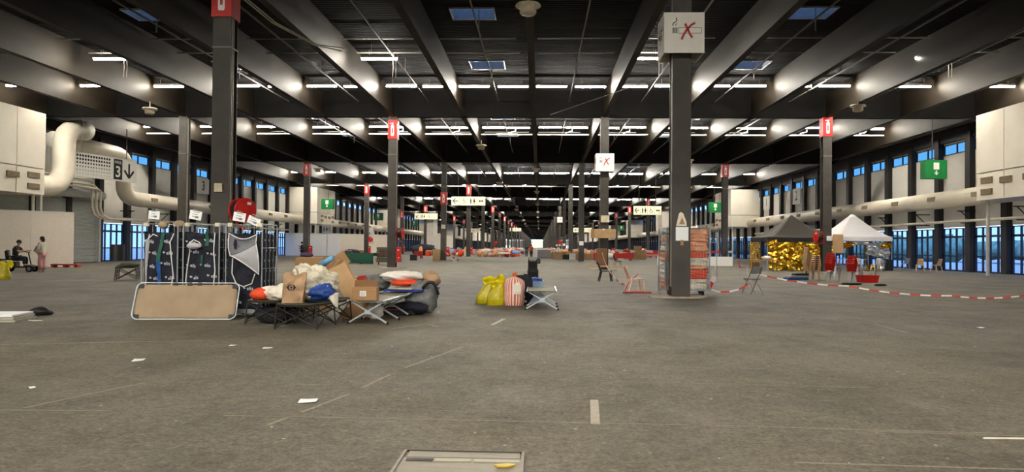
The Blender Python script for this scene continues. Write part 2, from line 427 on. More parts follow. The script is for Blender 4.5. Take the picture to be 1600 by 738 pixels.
for x in BEAMX:
    b = MB()
    b.box(x - 0.035, x + 0.035, Y0, Y1, ZB + 0.03, ZD)           # web
    b.box(x - 0.15, x + 0.15, Y0, Y1, ZB, ZB + 0.035)            # lower flange
    b.build('beam', 'beam_paint', ceiling)
far = MB()
for k in range(-3, 34):
    y = D1 + SY * k
    if k < 12:
        g = MB(); g.box(XL, XR, y - 0.05, y + 0.05, ZB + 0.03, ZD); g.box(XL, XR, y - 0.17, y + 0.17, ZB - 0.02, ZB + 0.045)
        g.build('girder', 'girder_black', ceiling)
    else: far.box(XL, XR, y - 0.1, y + 0.1, ZB - 0.02, ZD)
tag(far.build('far_girder', 'girder_black', ceiling), kind='stuff')
# skylights
sk0 = None
fr = MB(); pn = MB()
for (x, y, w_, d_) in SKY:
    f = MB()
    for a in (x - w_ / 2 - .05, x + w_ / 2): f.box(a, a + .05, y - .05, y + d_ + .05, ZD - 0.03, ZD + 0.55)
    for a in (y - .05, y + d_): f.box(x - w_ / 2, x + w_ / 2, a, a + .05, ZD - 0.03, ZD + 0.55)
    if y < 130:
        q = f.build('skylight', 'shutter', ceiling)
        MB().box(x - w_ / 2, x + w_ / 2, y, y + d_, ZD + 0.5, ZD + 0.52).build('pane', 'glass_roof', q)
        MB().bar((x + .25, y + d_ * .5, ZD + .5), (x + .25, y + d_ * .5, ZD - 0.75), .04).build('opening_rod', 'conduit', q)
    else: fr.add(f.v, f.f); pn.box(x - w_ / 2, x + w_ / 2, y, y + d_, ZD + 0.5, ZD + 0.52)
q = tag(fr.build('far_skylight', 'shutter', ceiling), kind='stuff'); tag(pn.build('far_pane', 'glass_roof', q), kind='stuff')
# long conduits under the deck, half-way between beams, and cross rails
for i, x in enumerate(MIDX):
    m = MB(); m.bar((x, Y0, 10.62), (x, 300, 10.62), .05, .07)
    for k in range(0, 8): m.bar((x, 26 + 12.6 * k, 10.62), (x, 26 + 12.6 * k, ZD), .02)
    m.build('conduit', 'column_side', ceiling)
for k in range(0, 6):
    for yy, zz in ((33.7, 10.95), (36.2, 10.95)):
        for x0, x1 in zip(BEAMX, BEAMX[1:]):
            if rnd.random() < 0.85 or k == 0:
                MB().bar((x0 + .25, yy + SY * k, zz), (x1 - .3 - rnd.random() * .5, yy + SY * k, zz), .06, .05).build('cable_rail', 'conduit', ceiling)

# ------------------------------------------------------------ fluorescent lamps
def lamp_proto(label):
    t = thing('fluorescent_lamp', label, 'lamp', (0, 0, 0))
    m = MB(); m.prism([(-.9, .05), (.9, .05), (.9, .11), (.82, .16), (-.82, .16), (-.9, .11)], -.06, .06)
    for x in (-.89, .86): m.box(x, x + .03, -.02, .02, -.02, .06)
    for x in (-.5, .5): m.bar((x, 0, .15), (x, 0, .42), .015)
    m.build('housing', 'white', t)
    MB().tube([(-.86, 0, 0), (.86, 0, 0)], .045, 8).build('tube', 'tube_glow', t)
    return t
ROWS = []                                                      # (y, z)
for k in range(-2, 17): ROWS += [(42.6 + 50.5 * k, 10.68), (58.0 + 50.5 * k, 10.78)]  # negative steps are unseen rows, added to light the near floor and front faces
ROWNAME = {}
lp = lamp_proto('x'); used = False
fh = MB(); ft = MB(); nh = MB(); nt_ = MB(); nlamp = 0
rowno = 0
for y, z in ROWS:
    if y > 20: rowno += 1
    nth = 0
    for i, x in enumerate(MIDX):
        for sgn in (-1, 1):
            xx = x + sgn * 1.07
            if not (XL + 1 < xx < XR - 1): continue
            if 0 < y < 20 and sgn > 0: continue              # unseen overhead row thinned to one tube per bay, dimming the foreground floor
            if rnd.random() < (0.06 if y > 100 else 0.0): continue
            if 30 < y < 330 and nlamp < 280 and -0.735 * y < xx < 0.655 * y:
                side = 'left of' if xx < -2.5 else 'right of'; nth += 1
                if rowno <= 6: lab, grp = '%s lit ceiling tube from the left in the %s lamp row' % (ORDW[nth - 1], ORD[rowno - 1]), 'ceiling tubes of the %s lamp row' % ORD[rowno - 1]
                else: lab, grp = 'small lit ceiling tube in the %s lamp row, %s the centre beam' % (ORD[rowno - 1], side), 'ceiling tubes of lamp row %s %s' % (ORD[rowno - 1], side.split()[0])
                o = lp if not used else copy_tree(lp); used = True; nlamp += 1
                o.location = (xx + rnd.uniform(-.12, .12), y, z + rnd.uniform(-.03, .03)); o['label'] = lab; o['group'] = grp
            else:
                h_, t_ = (fh, ft) if y > 30 else (nh, nt_)
                h_.box(xx - .9, xx + .9, y - .06, y + .06, z + .05, z + .15)
                t_.box(xx - .86, xx + .86, y - .05, y + .05, z - .045, z + .045)
for nm, a, b, lb in (('far_lamps', fh, ft, 'lines of lit ceiling tubes at the distant end of the hall'), ('unseen_fill_lamps', nh, nt_, 'unseen ceiling tubes added overhead and behind the camera as fill light')):
    o = a.build(nm, 'white'); tag(o, lb, 'lamps', None, 'stuff'); tag(b.build('tube', 'tube_glow', o), kind='stuff')
for x, nm in ((-21.2, 'leftmost of four'), (-7.85, 'second of four'), (5.0, 'behind the big cube sign'), (18.6, 'rightmost of four')):
    o = copy_tree(lp); o.location = (x, 35.6, 10.5); o['label'] = 'lone ceiling tube nearer than the lamp rows, ' + nm; o['group'] = 'single ceiling tubes'
    m = MB()
    for d in (.55, .7): m.tube([(d + .1, 0, .05), (d + .12, .02, -.4), (d + .1, 0, -.9)], .012, 5)
    m.build('loose_cable', 'conduit', o); MB().bar((-.4, 0, .15), (-.4, 0, .9), .012).build('hanger_rod', 'conduit', o); MB().bar((.4, 0, .15), (.4, 0, .9), .012).build('hanger_rod', 'conduit', o)
# white pipes below the second lamp row of each pair
for k in range(0, 5):
    y = 58.55 + 50.5 * k
    for i, (x0, x1) in enumerate(zip(BEAMX, BEAMX[1:])):
        m = MB(); m.tube([(x0 + .2, y, 10.32), (x1 - .2, y, 10.32)], .055, 7)
        xm = (x0 + x1) / 2 + .2; m.tube([(xm, y, 10.32), (xm, y, 10.45), (xm + .5, y, 10.6), (xm + .5, y, 10.75)], .04, 6)
        m.build('sprinkler_pipe', 'white_pipe', ceiling)
# round ceiling loudspeakers on the beams
sp = None
def speaker_at(x, y, z, label, group=None):
    global sp
    if sp is None:
        sp = thing('ceiling_loudspeaker', label, 'loudspeaker', (x, y, z))
        MB().lathe([(.05, .0), (.38, -.02), (.42, -.08), (.40, -.1), (.26, -.12), (.27, -.3), (.22, -.36), (.02, -.37)], 18).build('dish', 'beige_plastic', sp, True)
        MB().cyl((0, 0, 0), (0, 0, .36), .035, n=8).build('stem', 'beige_plastic', sp)
    else: dup(sp, (x, y, z), 0, label, group)
    return sp
speaker_at(-.43, 23.8, 9.28, 'round beige ceiling loudspeaker cut by the top edge of the picture')
speaker_at(-22.6, 41.9, 9.28, 'round beige ceiling loudspeaker on the left, above the duct elbow')
speaker_at(17.2, 40.7, 9.28, 'round beige ceiling loudspeaker hung above the white tent')
speaker_at(-4.56, 57.0, 9.28, 'round beige ceiling loudspeaker below the second lamp row in mid hall')
for k in range(0, 9): speaker_at(-.43, 74 + 30 * k, 9.28, 'small round ceiling loudspeaker in the receding line along the centre beam', 'ceiling loudspeakers along the centre beam')
for k in range(0, 7): speaker_at(-4.9, 90 + 32 * k, 9.28, 'small round ceiling loudspeaker on the beam left of the centre beam', 'ceiling loudspeakers left of the centre beam')
speaker_at(-22.8, 75, 9.28, 'round ceiling loudspeaker beside the red sign box near the left wall'); speaker_at(13.2, 66, 9.28, 'round ceiling loudspeaker beyond the cage of orange bundles')
# sagging white cables top left
m = MB()
for d in (0, .12): m.tube([(-10.3 + d, 24, 9.9), (-9.6 + d, 26, 9.35), (-8.9 + d, 28.5, 9.25), (-8.2 + d, 30.0, 9.4 + d)], .025, 6)
tag(m.build('loose_cable_pair', 'white_pipe'), 'pair of sagging white cables hung from the roof beam', 'cable')
# guy wires near the cube sign
m = MB(); m.tube([(4.05, 21.6, 6.6), (0.6, 44, 9.3)], .012, 5); tag(m.build('guy_wire', 'conduit'), 'thin wire stretched from the cube sign column up to the girder', 'wire')

# ------------------------------------------------------------ long walls
STEP = 3.8
def wall(side):
    s = 1 if side == 'right' else -1
    X = XR if s > 0 else XL
    def bx(mb, d0, d1, y0, y1, z0, z1):          # d is the distance from the wall face into the hall
        a, b = X - s * d0, X - s * d1
        mb.box(min(a, b), max(a, b), y0, y1, z0, z1)
    wb = MB()
    shut = (36.0, 54.9) if s < 0 else None
    bx(wb, -.15, 0, Y0, Y1, 3.0, 8.05); bx(wb, -.15, 0, Y0, Y1, 8.78, ZD)
    if shut:
        bx(wb, -.15, 0, shut[0], shut[1], 0, 3.0)
    bx(wb, -.15, 0, Y0, 32.0, 0, 3.0)
    W = wb.build('wall_' + side, 'panel_white'); tag(W, None, None, None, 'structure')
    e = MB(); bx(e, -.2, .25, Y0, Y1, 8.9, ZB + .2); e.build('eaves_beam', 'pilaster', W)
    yb = 45.95 if s > 0 else 47.3
    n0 = -4 if s > 0 else -4
    meshes = {}
    def mesh(key, mb, mat):
        if key not in meshes:
            me = bpy.data.meshes.new(key); me.from_pydata(mb.v, [], mb.f); me.materials.append(MATS[mat]); me.update(); meshes[key] = me
        return meshes[key]
    def place(key, name, mb, mat, y, parent, dy=True):
        o = bpy.data.objects.new(name, mesh(key, mb, mat)); col.objects.link(o); o.parent = parent
        if parent is W: o.location = (0, y, 0)
        return o
    farp = MB(); farf = MB(); farg = MB()
    k = n0
    while True:
        y = yb + STEP * k; k += 1
        if y > 700: break
        near = 30 < y < 112
        pil = MB(); bx(pil, -.02, .38, -.28, .28, 0, 9.3)
        if near: place('pil', 'pilaster', pil, 'pilaster', y, W)
        else: farp.add([(a, b + y, c) for a, b, c in pil.v], pil.f)
        a, b = .3, STEP - .3
        # clerestory window
        cf = MB()
        for z in (8.05, 8.72): bx(cf, -.08, .02, a, b, z, z + .06)
        for yy in (a, (a + b) / 2 - .03, b - .06): bx(cf, -.08, .02, yy, yy + .06, 8.11, 8.72)
        # upper panels
        def panels():
            pa = MB(); bx(pa, 0, .03, a, b, 3.02, 5.98)
            pb = MB(); bx(pb, 0, .03, a, b, 6.02, 8.04)
            return pa, pb
        pa, pb = panels()
        # glazed doors
        df = MB(); HT = 2.95
        for z, h in ((0.0, .09), (1.0, .07), (2.28, .14), (HT - .07, .07)): bx(df, -.06, .06, a, b, z, z + h)
        ys = [a, a + .78, a + 1.58, a + 2.36, b - .07]
        for yy in ys: bx(df, -.06, .06, yy, yy + .07, 0, HT)
        closed = shut and y + STEP > shut[0] and y < shut[1] - 1.0
        white_low = (not near) and False
        if near:
            w_ = place('cf', 'clerestory_window', cf, 'frame_dark', y, W)
            for j, (p0, p1) in enumerate(((a + .06, (a + b) / 2 - .03), ((a + b) / 2 + .03, b - .06))):
                g = MB(); bx(g, -.03, -.015, p0, p1, 8.11, 8.72); place('cg%d' % j, 'pane', g, 'glass_sky', y, w_)
            place('pa', 'panel', pa, 'panel_white', y, W); place('pb', 'panel', pb, 'panel_white', y, W)
            if not closed:
                d_ = place('df', 'glazed_door', df, 'frame_dark', y, W)
                for j in range(4):
                    for q, (z0, z1) in enumerate(((.09, 1.0), (1.07, 2.28), (2.42, HT - .07))):
                        g = MB(); bx(g, -.01, .005, ys[j] + .07, ys[j + 1], z0, z1)
                        place('dg%d%d' % (j, q), 'pane', g, 'glass_door', y, d_)
        else:
            if y > 30:
                for mb in (cf, df): farf.add([(p[0], p[1] + y, p[2]) for p in mb.v], mb.f)
                g = MB(); bx(g, -.03, -.015, a, b, 8.11, 8.72); bx(g, -.01, .005, a, b, .09, HT - .07)
                farg.add([(p[0], p[1] + y, p[2]) for p in g.v], g.f)
    tag(farp.build('far_pilaster', 'pilaster', W), kind='stuff')
    q = tag(farf.build('far_window', 'frame_dark', W), kind='stuff'); tag(farg.build('far_pane', 'glass_door', q), kind='stuff')
    # service pipe along the wall with brackets
    m = MB(); ys0 = 36 if s > 0 else 56
    m.tube([(X - s * .75, ys0, 3.35), (X - s * .75, 96.5, 3.35)], .09, 8); pipe = tag(m.build('wall_pipe', 'duct'), 'thin beige service pipe running along the %s wall under the duct' % side, 'pipe')
    for j in range(10):
        yy = ys0 + 2 + 5.7 * j
        if yy > 95: break
        b_ = MB(); b_.bar((X, yy, 4.0), (X - s * 1.2, yy, 4.0), .06); b_.bar((X - s * .2, yy, 3.2), (X - s * 1.0, yy, 4.0), .05); b_.bar((X, yy, 3.22), (X - s * 1.0, yy, 3.22), .06)
        b_.build('bracket', 'pilaster', pipe)
    return W
WR = wall('right'); WL = wall('left')
eb = MB().box(XL - 1, XR + 1, Y1, Y1 + .3, 0, 8.0).build('wall_back', 'panel_white'); tag(eb, kind='structure')
m = MB().box(XL - 1, XR + 1, Y0 - .3, Y0, 0, ZD); tag(m.build('wall_front', 'panel_white'), kind='structure')
# outside ground and planting beyond the glass
for nm, x0, x1 in (('pavement_right', XR + .2, XR + 120), ('pavement_left', XL - 120, XL - .2)):
    tag(MB().box(x0, x1, -40, 900, -.25, -.03).build(nm, 'ext_ground'), kind='structure')
hg = MB(); rq = random.Random(5)
for k in range(60):
    y = 30 + k * 5.0; hg.blob((XR + 24 + rq.uniform(-2, 3), y, 1.5), (3.2, 3.6, rq.uniform(1.0, 2.0)), k, .35, 2.0, 12, 8)
tag(hg.build('hedge_foliage', 'ext_hedge', None, True), 'dim green hedge and tree foliage outside the right glass doors', 'foliage', None, 'stuff')

# ------------------------------------------------------------ air handling units
def ahu(s, y0, y1, label, vents=True, group=None, full=True):
    X = XR if s > 0 else XL
    xi = 24.8 if s > 0 else -29.5
    X -= s * .06; x0, x1 = min(X, xi), max(X, xi)
    t = thing('air_handling_unit', label, 'ventilation unit', (0, 0, 0), 0, group)
    t.location = ((x0 + x1) / 2, (y0 + y1) / 2, 4.25); cx, cy = t.location[0], t.location[1]
    m = MB(); m.box(x0 - cx, x1 - cx, y0 - cy, y1 - cy, 1.55, 4.85); m.build('upper_casing', 'ahu_white', t)
    m = MB(); m.box(x0 - cx + .02, x1 - cx - .02, y0 - cy + .02, y1 - cy - .02, 0, 1.5); m.build('lower_casing', 'ahu_white', t)
    if full:
        f = xi - cx
        n = max(1, int((y1 - y0) / 2.6))
        for j in range(1, n + 1): MB().box(f - .02, f + .02, y0 - cy + (y1 - y0) * j / (n + 1) - .02, y0 - cy + (y1 - y0) * j / (n + 1) + .02, .05, 4.8).build('seam_strip', 'duct', t)
        for q in (.9, 2.6): MB().box(x0 - cx + q, x0 - cx + q + .03, y0 - cy - .015, y0 - cy, 1.6, 4.8).build('seam_strip', 'duct', t)
    if vents:
        vs = [(y1 - cy - 1.0, 1.1), (y1 - cy - 1.0, .45), (y1 - cy - 2.7, 1.0), (y1 - cy - 4.6, 1.0), (y1 - cy - 6.2, 1.1), (y1 - cy - 6.2, .5)]
        for yy, zz in vs:
            g = MB(); f = xi - cx; g.box(f - .05, f + .05, yy - .5, yy + .5, zz - .16, zz + .16)
            for q in range(4): g.box(f - .07, f + .07, yy - .48, yy + .48, zz - .13 + q * .08, zz - .1 + q * .08)
            g.build('vent', 'vent_grille', t)
    if full:
        for yy in (y0 + .5, y1 - .5):
            MB().cyl((xi - cx - .0 + s * .35, yy - cy, 0.02), (xi - cx + s * .35, yy - cy, -4.25), .09, n=10).build('support_post', 'white_pipe', t)
    return t
ahu(1, 33.0, 43.0, 'large white air unit at the right edge, on a white post')
ahu(-1, 31.0, 43.0, 'large white air unit at the left edge above the roller shutter')
ahu(1, 97.0, 105.5, 'white air unit high on the right wall behind the black tent')
ahu(-1, 97.0, 105.5, 'white air unit high on the left wall with green exit sign')
for k, y in enumerate((151, 205, 259, 313, 367, 421, 475)):
    ahu(1, y, y + 8, 'distant white air unit on the right wall, %s beyond the tents' % ORD[k + 1], False, 'distant air units right', False)
    ahu(-1, y, y + 8, 'distant white air unit on the left wall, %s past the exit sign unit' % ORD[k + 1], False, 'distant air units left', False)
def arc(p, c, q, n=6):                     # quadratic bend
    p, c, q = Vector(p), Vector(c), Vector(q)
    return [tuple(p * (1 - t) ** 2 + c * 2 * t * (1 - t) + q * t * t) for t in [i / n for i in range(n + 1)]]
# ducts
def duct_run(name, pts, r, label, vents=()):
    t = thing(name, label, 'duct', pts[0]); o = Vector(pts[0])
    MB().tube([Vector(p) - o for p in pts], r, 20).build('pipe_body', 'duct', t, True)
    m = MB()
    for (x, y, z) in vents:
        g = MB(); g.box(-.1, .1, -.45, .45, -.14, .14); g.v = [tuple(Vector(p) + Vector((x, y, z)) - o) for p in g.v]
        g.build('vent', 'vent_grille', t)
    return t
r_ = .58
t = duct_run('air_duct', [(27.4, 43.0, 4.85), (27.4, 97.0, 4.75)], r_, 'long round beige air duct along the right wall behind the tents',
             [(27.4 - .55, 46.5 + 5.2 * k, 4.9) for k in range(10)])
pts = [(-31.2, 43.0, 4.95)] + arc((-31.2, 45.2, 4.95), (-31.2, 47.3, 4.95), (-31.2, 47.3, 6.6)) + arc((-31.2, 47.3, 7.9), (-31.2, 47.3, 9.1), (-31.2, 49.6, 9.1))
duct_run('air_duct_riser', pts, .66, 'thick beige duct elbow rising from the left air unit')
pts = [(-31.9, 47.2, 8.15), (-31.9, 53.0, 8.15)] + arc((-31.9, 54.2, 8.15), (-31.9, 55.6, 8.15), (-31.9, 55.6, 7.2)) + arc((-31.9, 55.6, 5.9), (-31.9, 55.6, 4.9), (-31.9, 57.2, 4.9)) + [(-31.9, 97.0, 4.8)]
duct_run('air_duct', pts, r_, 'long round beige air duct dropping and running along the left wall', [(-31.9 + .55, 59 + 5.2 * k, 4.95) for k in range(7)])
for s, xx in ((1, 27.4), (-1, -31.9)):
    for k, y in enumerate((105.5, 159, 213, 267)):
        side = 'right' if s > 0 else 'left'
        duct_run('air_duct', [(xx, y, 4.8), (xx, y + (45.5 if k == 0 else 46), 4.8)], r_, 'distant round duct on the %s wall, %s stretch past the near duct' % (side, ORD[k]), [(xx - s * .55, y + 4 + 5.2 * j, 4.9) for j in range(6)] if k == 0 else [])
# bundle of thin pipes on the left by the shutter
for k, (dx, dz) in enumerate(((0, 0), (.1, -.35), (.2, -.6))):
    pts = [(XL + .1, 43.2, 5.95 + dz), (-32.3 + dx, 43.5, 5.95 + dz)] + [(-32.3 + dx, 51.8 + k * .35, 5.95 + dz)] + [(-32.3 + dx, 52.2 + k * .35, 5.8 + dz), (-32.3 + dx, 52.2 + k * .35, 4.0)]
    pts += [(-32.3 + dx, 52.5 + k * .35, 3.5), (-32.3 + dx, 53.2 + k * .4, 3.25)] + ([(-32.3 + dx, 60, 3.25)] if k == 0 else [])
    tag(MB().tube(pts, .085, 8).build('heating_pipe', 'duct'), ['uppermost bent beige heating pipe beside the hall number sign', 'middle bent beige heating pipe beside the hall number sign', 'lowest bent beige heating pipe beside the hall number sign'][k], 'pipe')
tag(MB().tube([(-33.0, 38, 4.95), (-33.0, 54.6, 4.95)], .33, 14).build('shutter_roll_drum', 'shutter', None, True), 'grey roll drum casing above the roller shutter', 'drum')
# roller shutter: slats
sh = thing('roller_shutter', 'grey ribbed roller shutter behind the white partition', 'shutter', (-33.35, 46, 0))
for k in range(52):
    z = .02 + k * .088
    m = MB(); m.add([(0, -8.6, z), (0, 8.6, z), (.05, 8.6, z + .03), (.05, -8.6, z + .03), (.05, 8.6, z + .06), (.05, -8.6, z + .06), (0, 8.6, z + .082), (0, -8.6, z + .082)],
                    [(0, 1, 2, 3), (3, 2, 4, 5), (5, 4, 6, 7)])
    m.build('slat', 'shutter', sh)
MB().box(-.05, .15, 8.6, 8.85, 0, 4.7).build('guide_rail', 'shutter', sh); MB().box(0, .12, -2.35, -2.1, 0, 4.6).build('guide_rail', 'shutter', sh)
# partitions
def part_wall(name, p0, p1, h, label, mat='partition'):
    t = thing(name, label, 'partition', ((p0[0] + p1[0]) / 2, (p0[1] + p1[1]) / 2, 0))
    v = Vector((p1[0] - p0[0], p1[1] - p0[1], 0)); L = v.length; t.rotation_euler = (0, 0, math.atan2(v.y, v.x))
    n = max(1, round(L / 2.4))
    for k in range(n): MB().box(-L / 2 + L * k / n + .004, -L / 2 + L * (k + 1) / n - .004, -.04, .04, 0, h).build('board', mat, t)
    MB().box(-L / 2, L / 2, -.06, .06, h, h + .05).build('top_rail', 'white', t)
part_wall('partition_wall', (-36.5 + 3.2, 36.0), (-27.62, 42.9), 3.18, 'tall plain white partition at the left edge behind the scooter')
part_wall('partition_wall', (-33.2, 95.6), (-26.0, 95.8), 2.9, 'bluish white partition behind the caged laundry bags, left of the column', 'partition_cool')
part_wall('partition_wall', (-26.6, 98.0), (-21.0, 106.0), 2.9, 'cream partition below the left exit sign with bundles at its foot')
part_wall('partition_wall', (-33.0, 205.0), (-24.0, 205.0), 4.2, 'distant cream partition far down the left wall')
# white posts near the left and right partitions
for x, y, lb in ((-30.4, 44.0, 'thin white pole in front of the roller shutter'),):
    tag(MB().cyl((x, y, 0), (x, y, 6.2), .07, n=8).build('pole', 'white_pipe'), lb, 'pole')

# ------------------------------------------------------------ columns
ROWN = {'Z': 'the row by the left wall', 'A': 'the row left of the aisle', 'B': 'the row right of the aisle', 'C': 'the row by the right wall'}
cproto = {}
def column(row, k, label):
    x, y = COLX[row], D1 + SY * k
    key = row in 'B'
    if key not in cproto:
        t = thing('column', label, 'column', (x, y, 0))
        m = MB(); m.box(-.265, .265, -.26, -.225, .0, ZB); m.box(-.265, .265, .225, .26, .0, ZB); m.box(-.03, .03, -.225, .225, .0, ZB)
        m.box(-.2, .2, -.225, .225, 0, .0 + .02)
        m.build('shaft', 'steel_black', t)
        s = -1 if key else 1
        m = MB(); m.bar((s * .235, -.12, .3), (s * .235, -.12, ZB - .1), .05); m.bar((s * .25, -.02, .3), (s * .25, -.02, ZB - .1), .035); m.build('conduit', 'conduit', t)
        m = MB(); m.box(-.28, .28, -.28, .28, 7.2, 7.23); m.build('clamp_band', 'column_side', t)
        rr_ = random.Random(11); poly = [(math.cos(a) * rr_.uniform(.8, 1.0) * .95, math.sin(a) * rr_.uniform(.6, .75)) for a in [2 * PI * i / 14 for i in range(14)]]
        MB().slab(poly, 0.0, .035).build('base_pad', 'concrete', t)
        cproto[key] = t
        return t
    c = dup(cproto[key], (x, y, 0), 0, label); return c
special = {('A', 0): 'black steel column behind the cages, carrying the red hose reel', ('B', 0): 'thick black column with paper notices and the big cube sign',
           ('B', 1): 'dark column with a cardboard tray strapped to it and a cube sign', ('C', 1): 'dark column between the two tents with red sign box on top',
           ('A', 1): 'dark column with red cabinet beside the stacked green beds', ('Z', 1): 'dark column rising behind the left laundry cage',
           ('A', 2): 'dark column with a carton at its foot and a lower red sign box', ('Z', 2): 'dark column before the bluish white partition'}
for row in 'ZABC':
    for k in range(0, 12):
        if row in 'ZC' and k == 0: continue
        column(row, k, special.get((row, k), 'dark steel column, %s from the camera in %s' % (ORD[k], ROWN[row])))
m = MB()
for row in 'ZABC':
    for k in range(12, 33): m.box(COLX[row] - .26, COLX[row] + .26, D1 + SY * k - .26, D1 + SY * k + .26, 0, ZB)
tag(m.build('distant_columns', 'steel_black'), 'the most distant steel columns merging down the hall', 'columns', None, 'stuff')

# red fire-point sign boxes on the columns
sb = None
def extinguisher_marks(mb, w_, y):
    mb.prism([(-.08, -.42), (.08, -.42), (.1, -.36), (.1, .2), (.06, .3), (-.06, .3), (-.1, .2), (-.1, -.36)], y, y + .004)
    mb.prism([(-.03, .3), (.03, .3), (.03, .38), (-.03, .38)], y, y + .004); mb.prism([(-.16, .36), (.08, .38), (.08, .42), (-.16, .4)], y, y + .004)
    return mb
def sign_box(row, k, ztop, label, group=None):
    global sb
    loc = (COLX[row], D1 + SY * k, ztop - .6)
    if sb is None:
        sb = thing('fire_point_sign', label, 'sign', loc)
        m = MB(); w_ = .3
        m.box(-w_, w_, -w_ - .02, -w_, -.6, .6); m.box(-w_, w_, w_, w_ + .02, -.6, .6); m.box(-w_ - .0, -w_ + .02, -w_, w_, -.6, .6); m.box(w_ - .02, w_, -w_, w_, -.6, .6)
        m.build('panel_box', 'red', sb)
        m = MB(); extinguisher_marks(m, .3, -w_ - .026); m.build('extinguisher_symbol', 'sign_white', sb)
        m = MB(); m.prism([(-.04, -.26), (.04, -.26), (.04, .08), (-.04, .08)], -w_ - .03, -w_ - .027); m.build('symbol_bar', 'red_dull', sb)
        return sb
    return dup(sb, loc, 0, label, group)
sign_box('A', 0, 9.3, 'red fire point sign box at the top edge, on the column with the hose reel')
for k in (1, 3, 5, 6, 7, 8, 9, 10, 11): sign_box('A', k, 9.4, 'red fire point sign box on top of the %s column left of the aisle' % ORD[k])
sign_box('A', 2, 6.68, 'red fire point sign box mounted low on the third column left of the aisle')
for k in (2, 3, 5, 6, 7, 8): sign_box('Z', k, 9.4, 'red fire point sign box on the %s column of the row by the left wall' % ORD[k])
sign_box('Z', 4, 7.2, 'red fire point sign box lower on the fifth column by the left wall')
sign_box('C', 1, 9.64, 'red fire point sign box on the column between the two tents')
for k in range(2, 9): sign_box('C', k, 9.5, 'red fire point sign box on the %s column of the row by the right wall' % ORD[k])

# red extinguisher cabinets at column feet
cb = None
def cabinet(row, k, dx, label):
    global cb
    loc = (COLX[row] + dx, D1 + SY * k - .1, .38)
    if cb is None:
        cb = thing('extinguisher_cabinet', label, 'cabinet', loc)
        MB().bbox(-.15, .15, -.14, .14, 0, .95, .02).build('body', 'red', cb)
        MB().box(-.12, .12, -.155, -.145, .05, .88).build('door', 'red', cb)
        MB().prism([(-.06, .7), (.07, .74), (.07, .8), (-.06, .78)], -.162, -.156).build('label_mark', 'sign_white', cb)
        MB().prism([(.0, .22), (.06, .24), (.06, .3), (.0, .3)], -.162, -.156).build('label_mark', 'sign_white', cb)
        MB().bar((.1, -.17, .45), (.1, -.17, .55), .02).build('handle', 'black', cb)
        m = MB(); m.bar((-.15, 0, .15), (-.27, 0, .15), .04); m.bar((-.15, 0, .75), (-.27, 0, .75), .04); m.build('bracket', 'steel_dark', cb)
        return cb
    return dup(cb, loc, 0, label)
for k in (1, 2, 3, 4, 5, 6): cabinet('A', k, .44, 'red extinguisher cabinet on the %s column left of the aisle' % ORD[k])
for k in (2, 3, 4, 5, 6): cabinet('Z', k, .44, 'red extinguisher cabinet on the %s column by the left wall' % ORD[k])
for k in (3, 4, 5, 6): cabinet('C', k, -.44, 'red extinguisher cabinet on the %s column by the right wall' % ORD[k])

# hose reels
def reel(loc, rz, label):
    t = thing('hose_reel', label, 'hose reel', loc, rz)         # axis along local x, face at +x
    for x in (-.16, .16): MB().lathe([(.02, x - .012), (.35, x - .012), (.365, x), (.35, x + .012), (.02, x + .012)], 28, axis='x').build('disc', 'red', t, False)
    MB().lathe([(.05, -.14), (.31, -.14), (.325, -.08), (.325, .08), (.31, .14), (.05, .14)], 24, axis='x').build('hose_coil', 'black', t, True)
    MB().cyl((-.3, 0, 0), (.24, 0, 0), .05, n=10).build('hub', 'red', t)
    m = MB(); m.bar((-.3, -.2, 0), (-.3, .2, 0), .04); m.bar((-.3, 0, .2), (-.3, 0, -.4), .05); m.bar((-.3, 0, -.4), (.1, .0, -.55), .05); m.build('bracket', 'red', t)
    MB().tube([(.0, .32, -.2), (.05, .42, -.25), (.1, .4, -.35), (.12, .3, -.6)], .025, 6).build('hose_end', 'rubber', t)
    MB().prism([(-.06, .06), (.06, .06), (.06, .14), (-.06, .14)], -.01, .0).xf(Matrix.Translation((.19, .1, .1)) @ Matrix.Rotation(PI / 2, 4, 'Z')).build('sticker', 'paper', t)
    return t
reel((COLX['A'] + .62, D1 - .1, 2.42), -R(36), 'red fire hose reel on the column above the laundry cages')
reel((COLX['A'] + .55, D1 + SY - .1, 2.2), -R(8), 'fire hose reel seen edge on beside the column with stacked beds')
reel((COLX['Z'] + .5, D1 + SY * 3, 2.2), -R(70), 'small red hose reel facing the camera by the left wall')
reel((COLX['C'] - .6, D1 + SY - .35, 2.2), R(190), 'hose reel on the column between the black and white tents')
reel((COLX['A'] + .6, D1 + SY * 5, 2.2), -R(60), 'tiny red hose reel far along the row left of the aisle')
reel((COLX['B'] - .6, D1 + SY * 4, 2.2), -R(110), 'tiny red hose reel behind the third column right of the aisle')

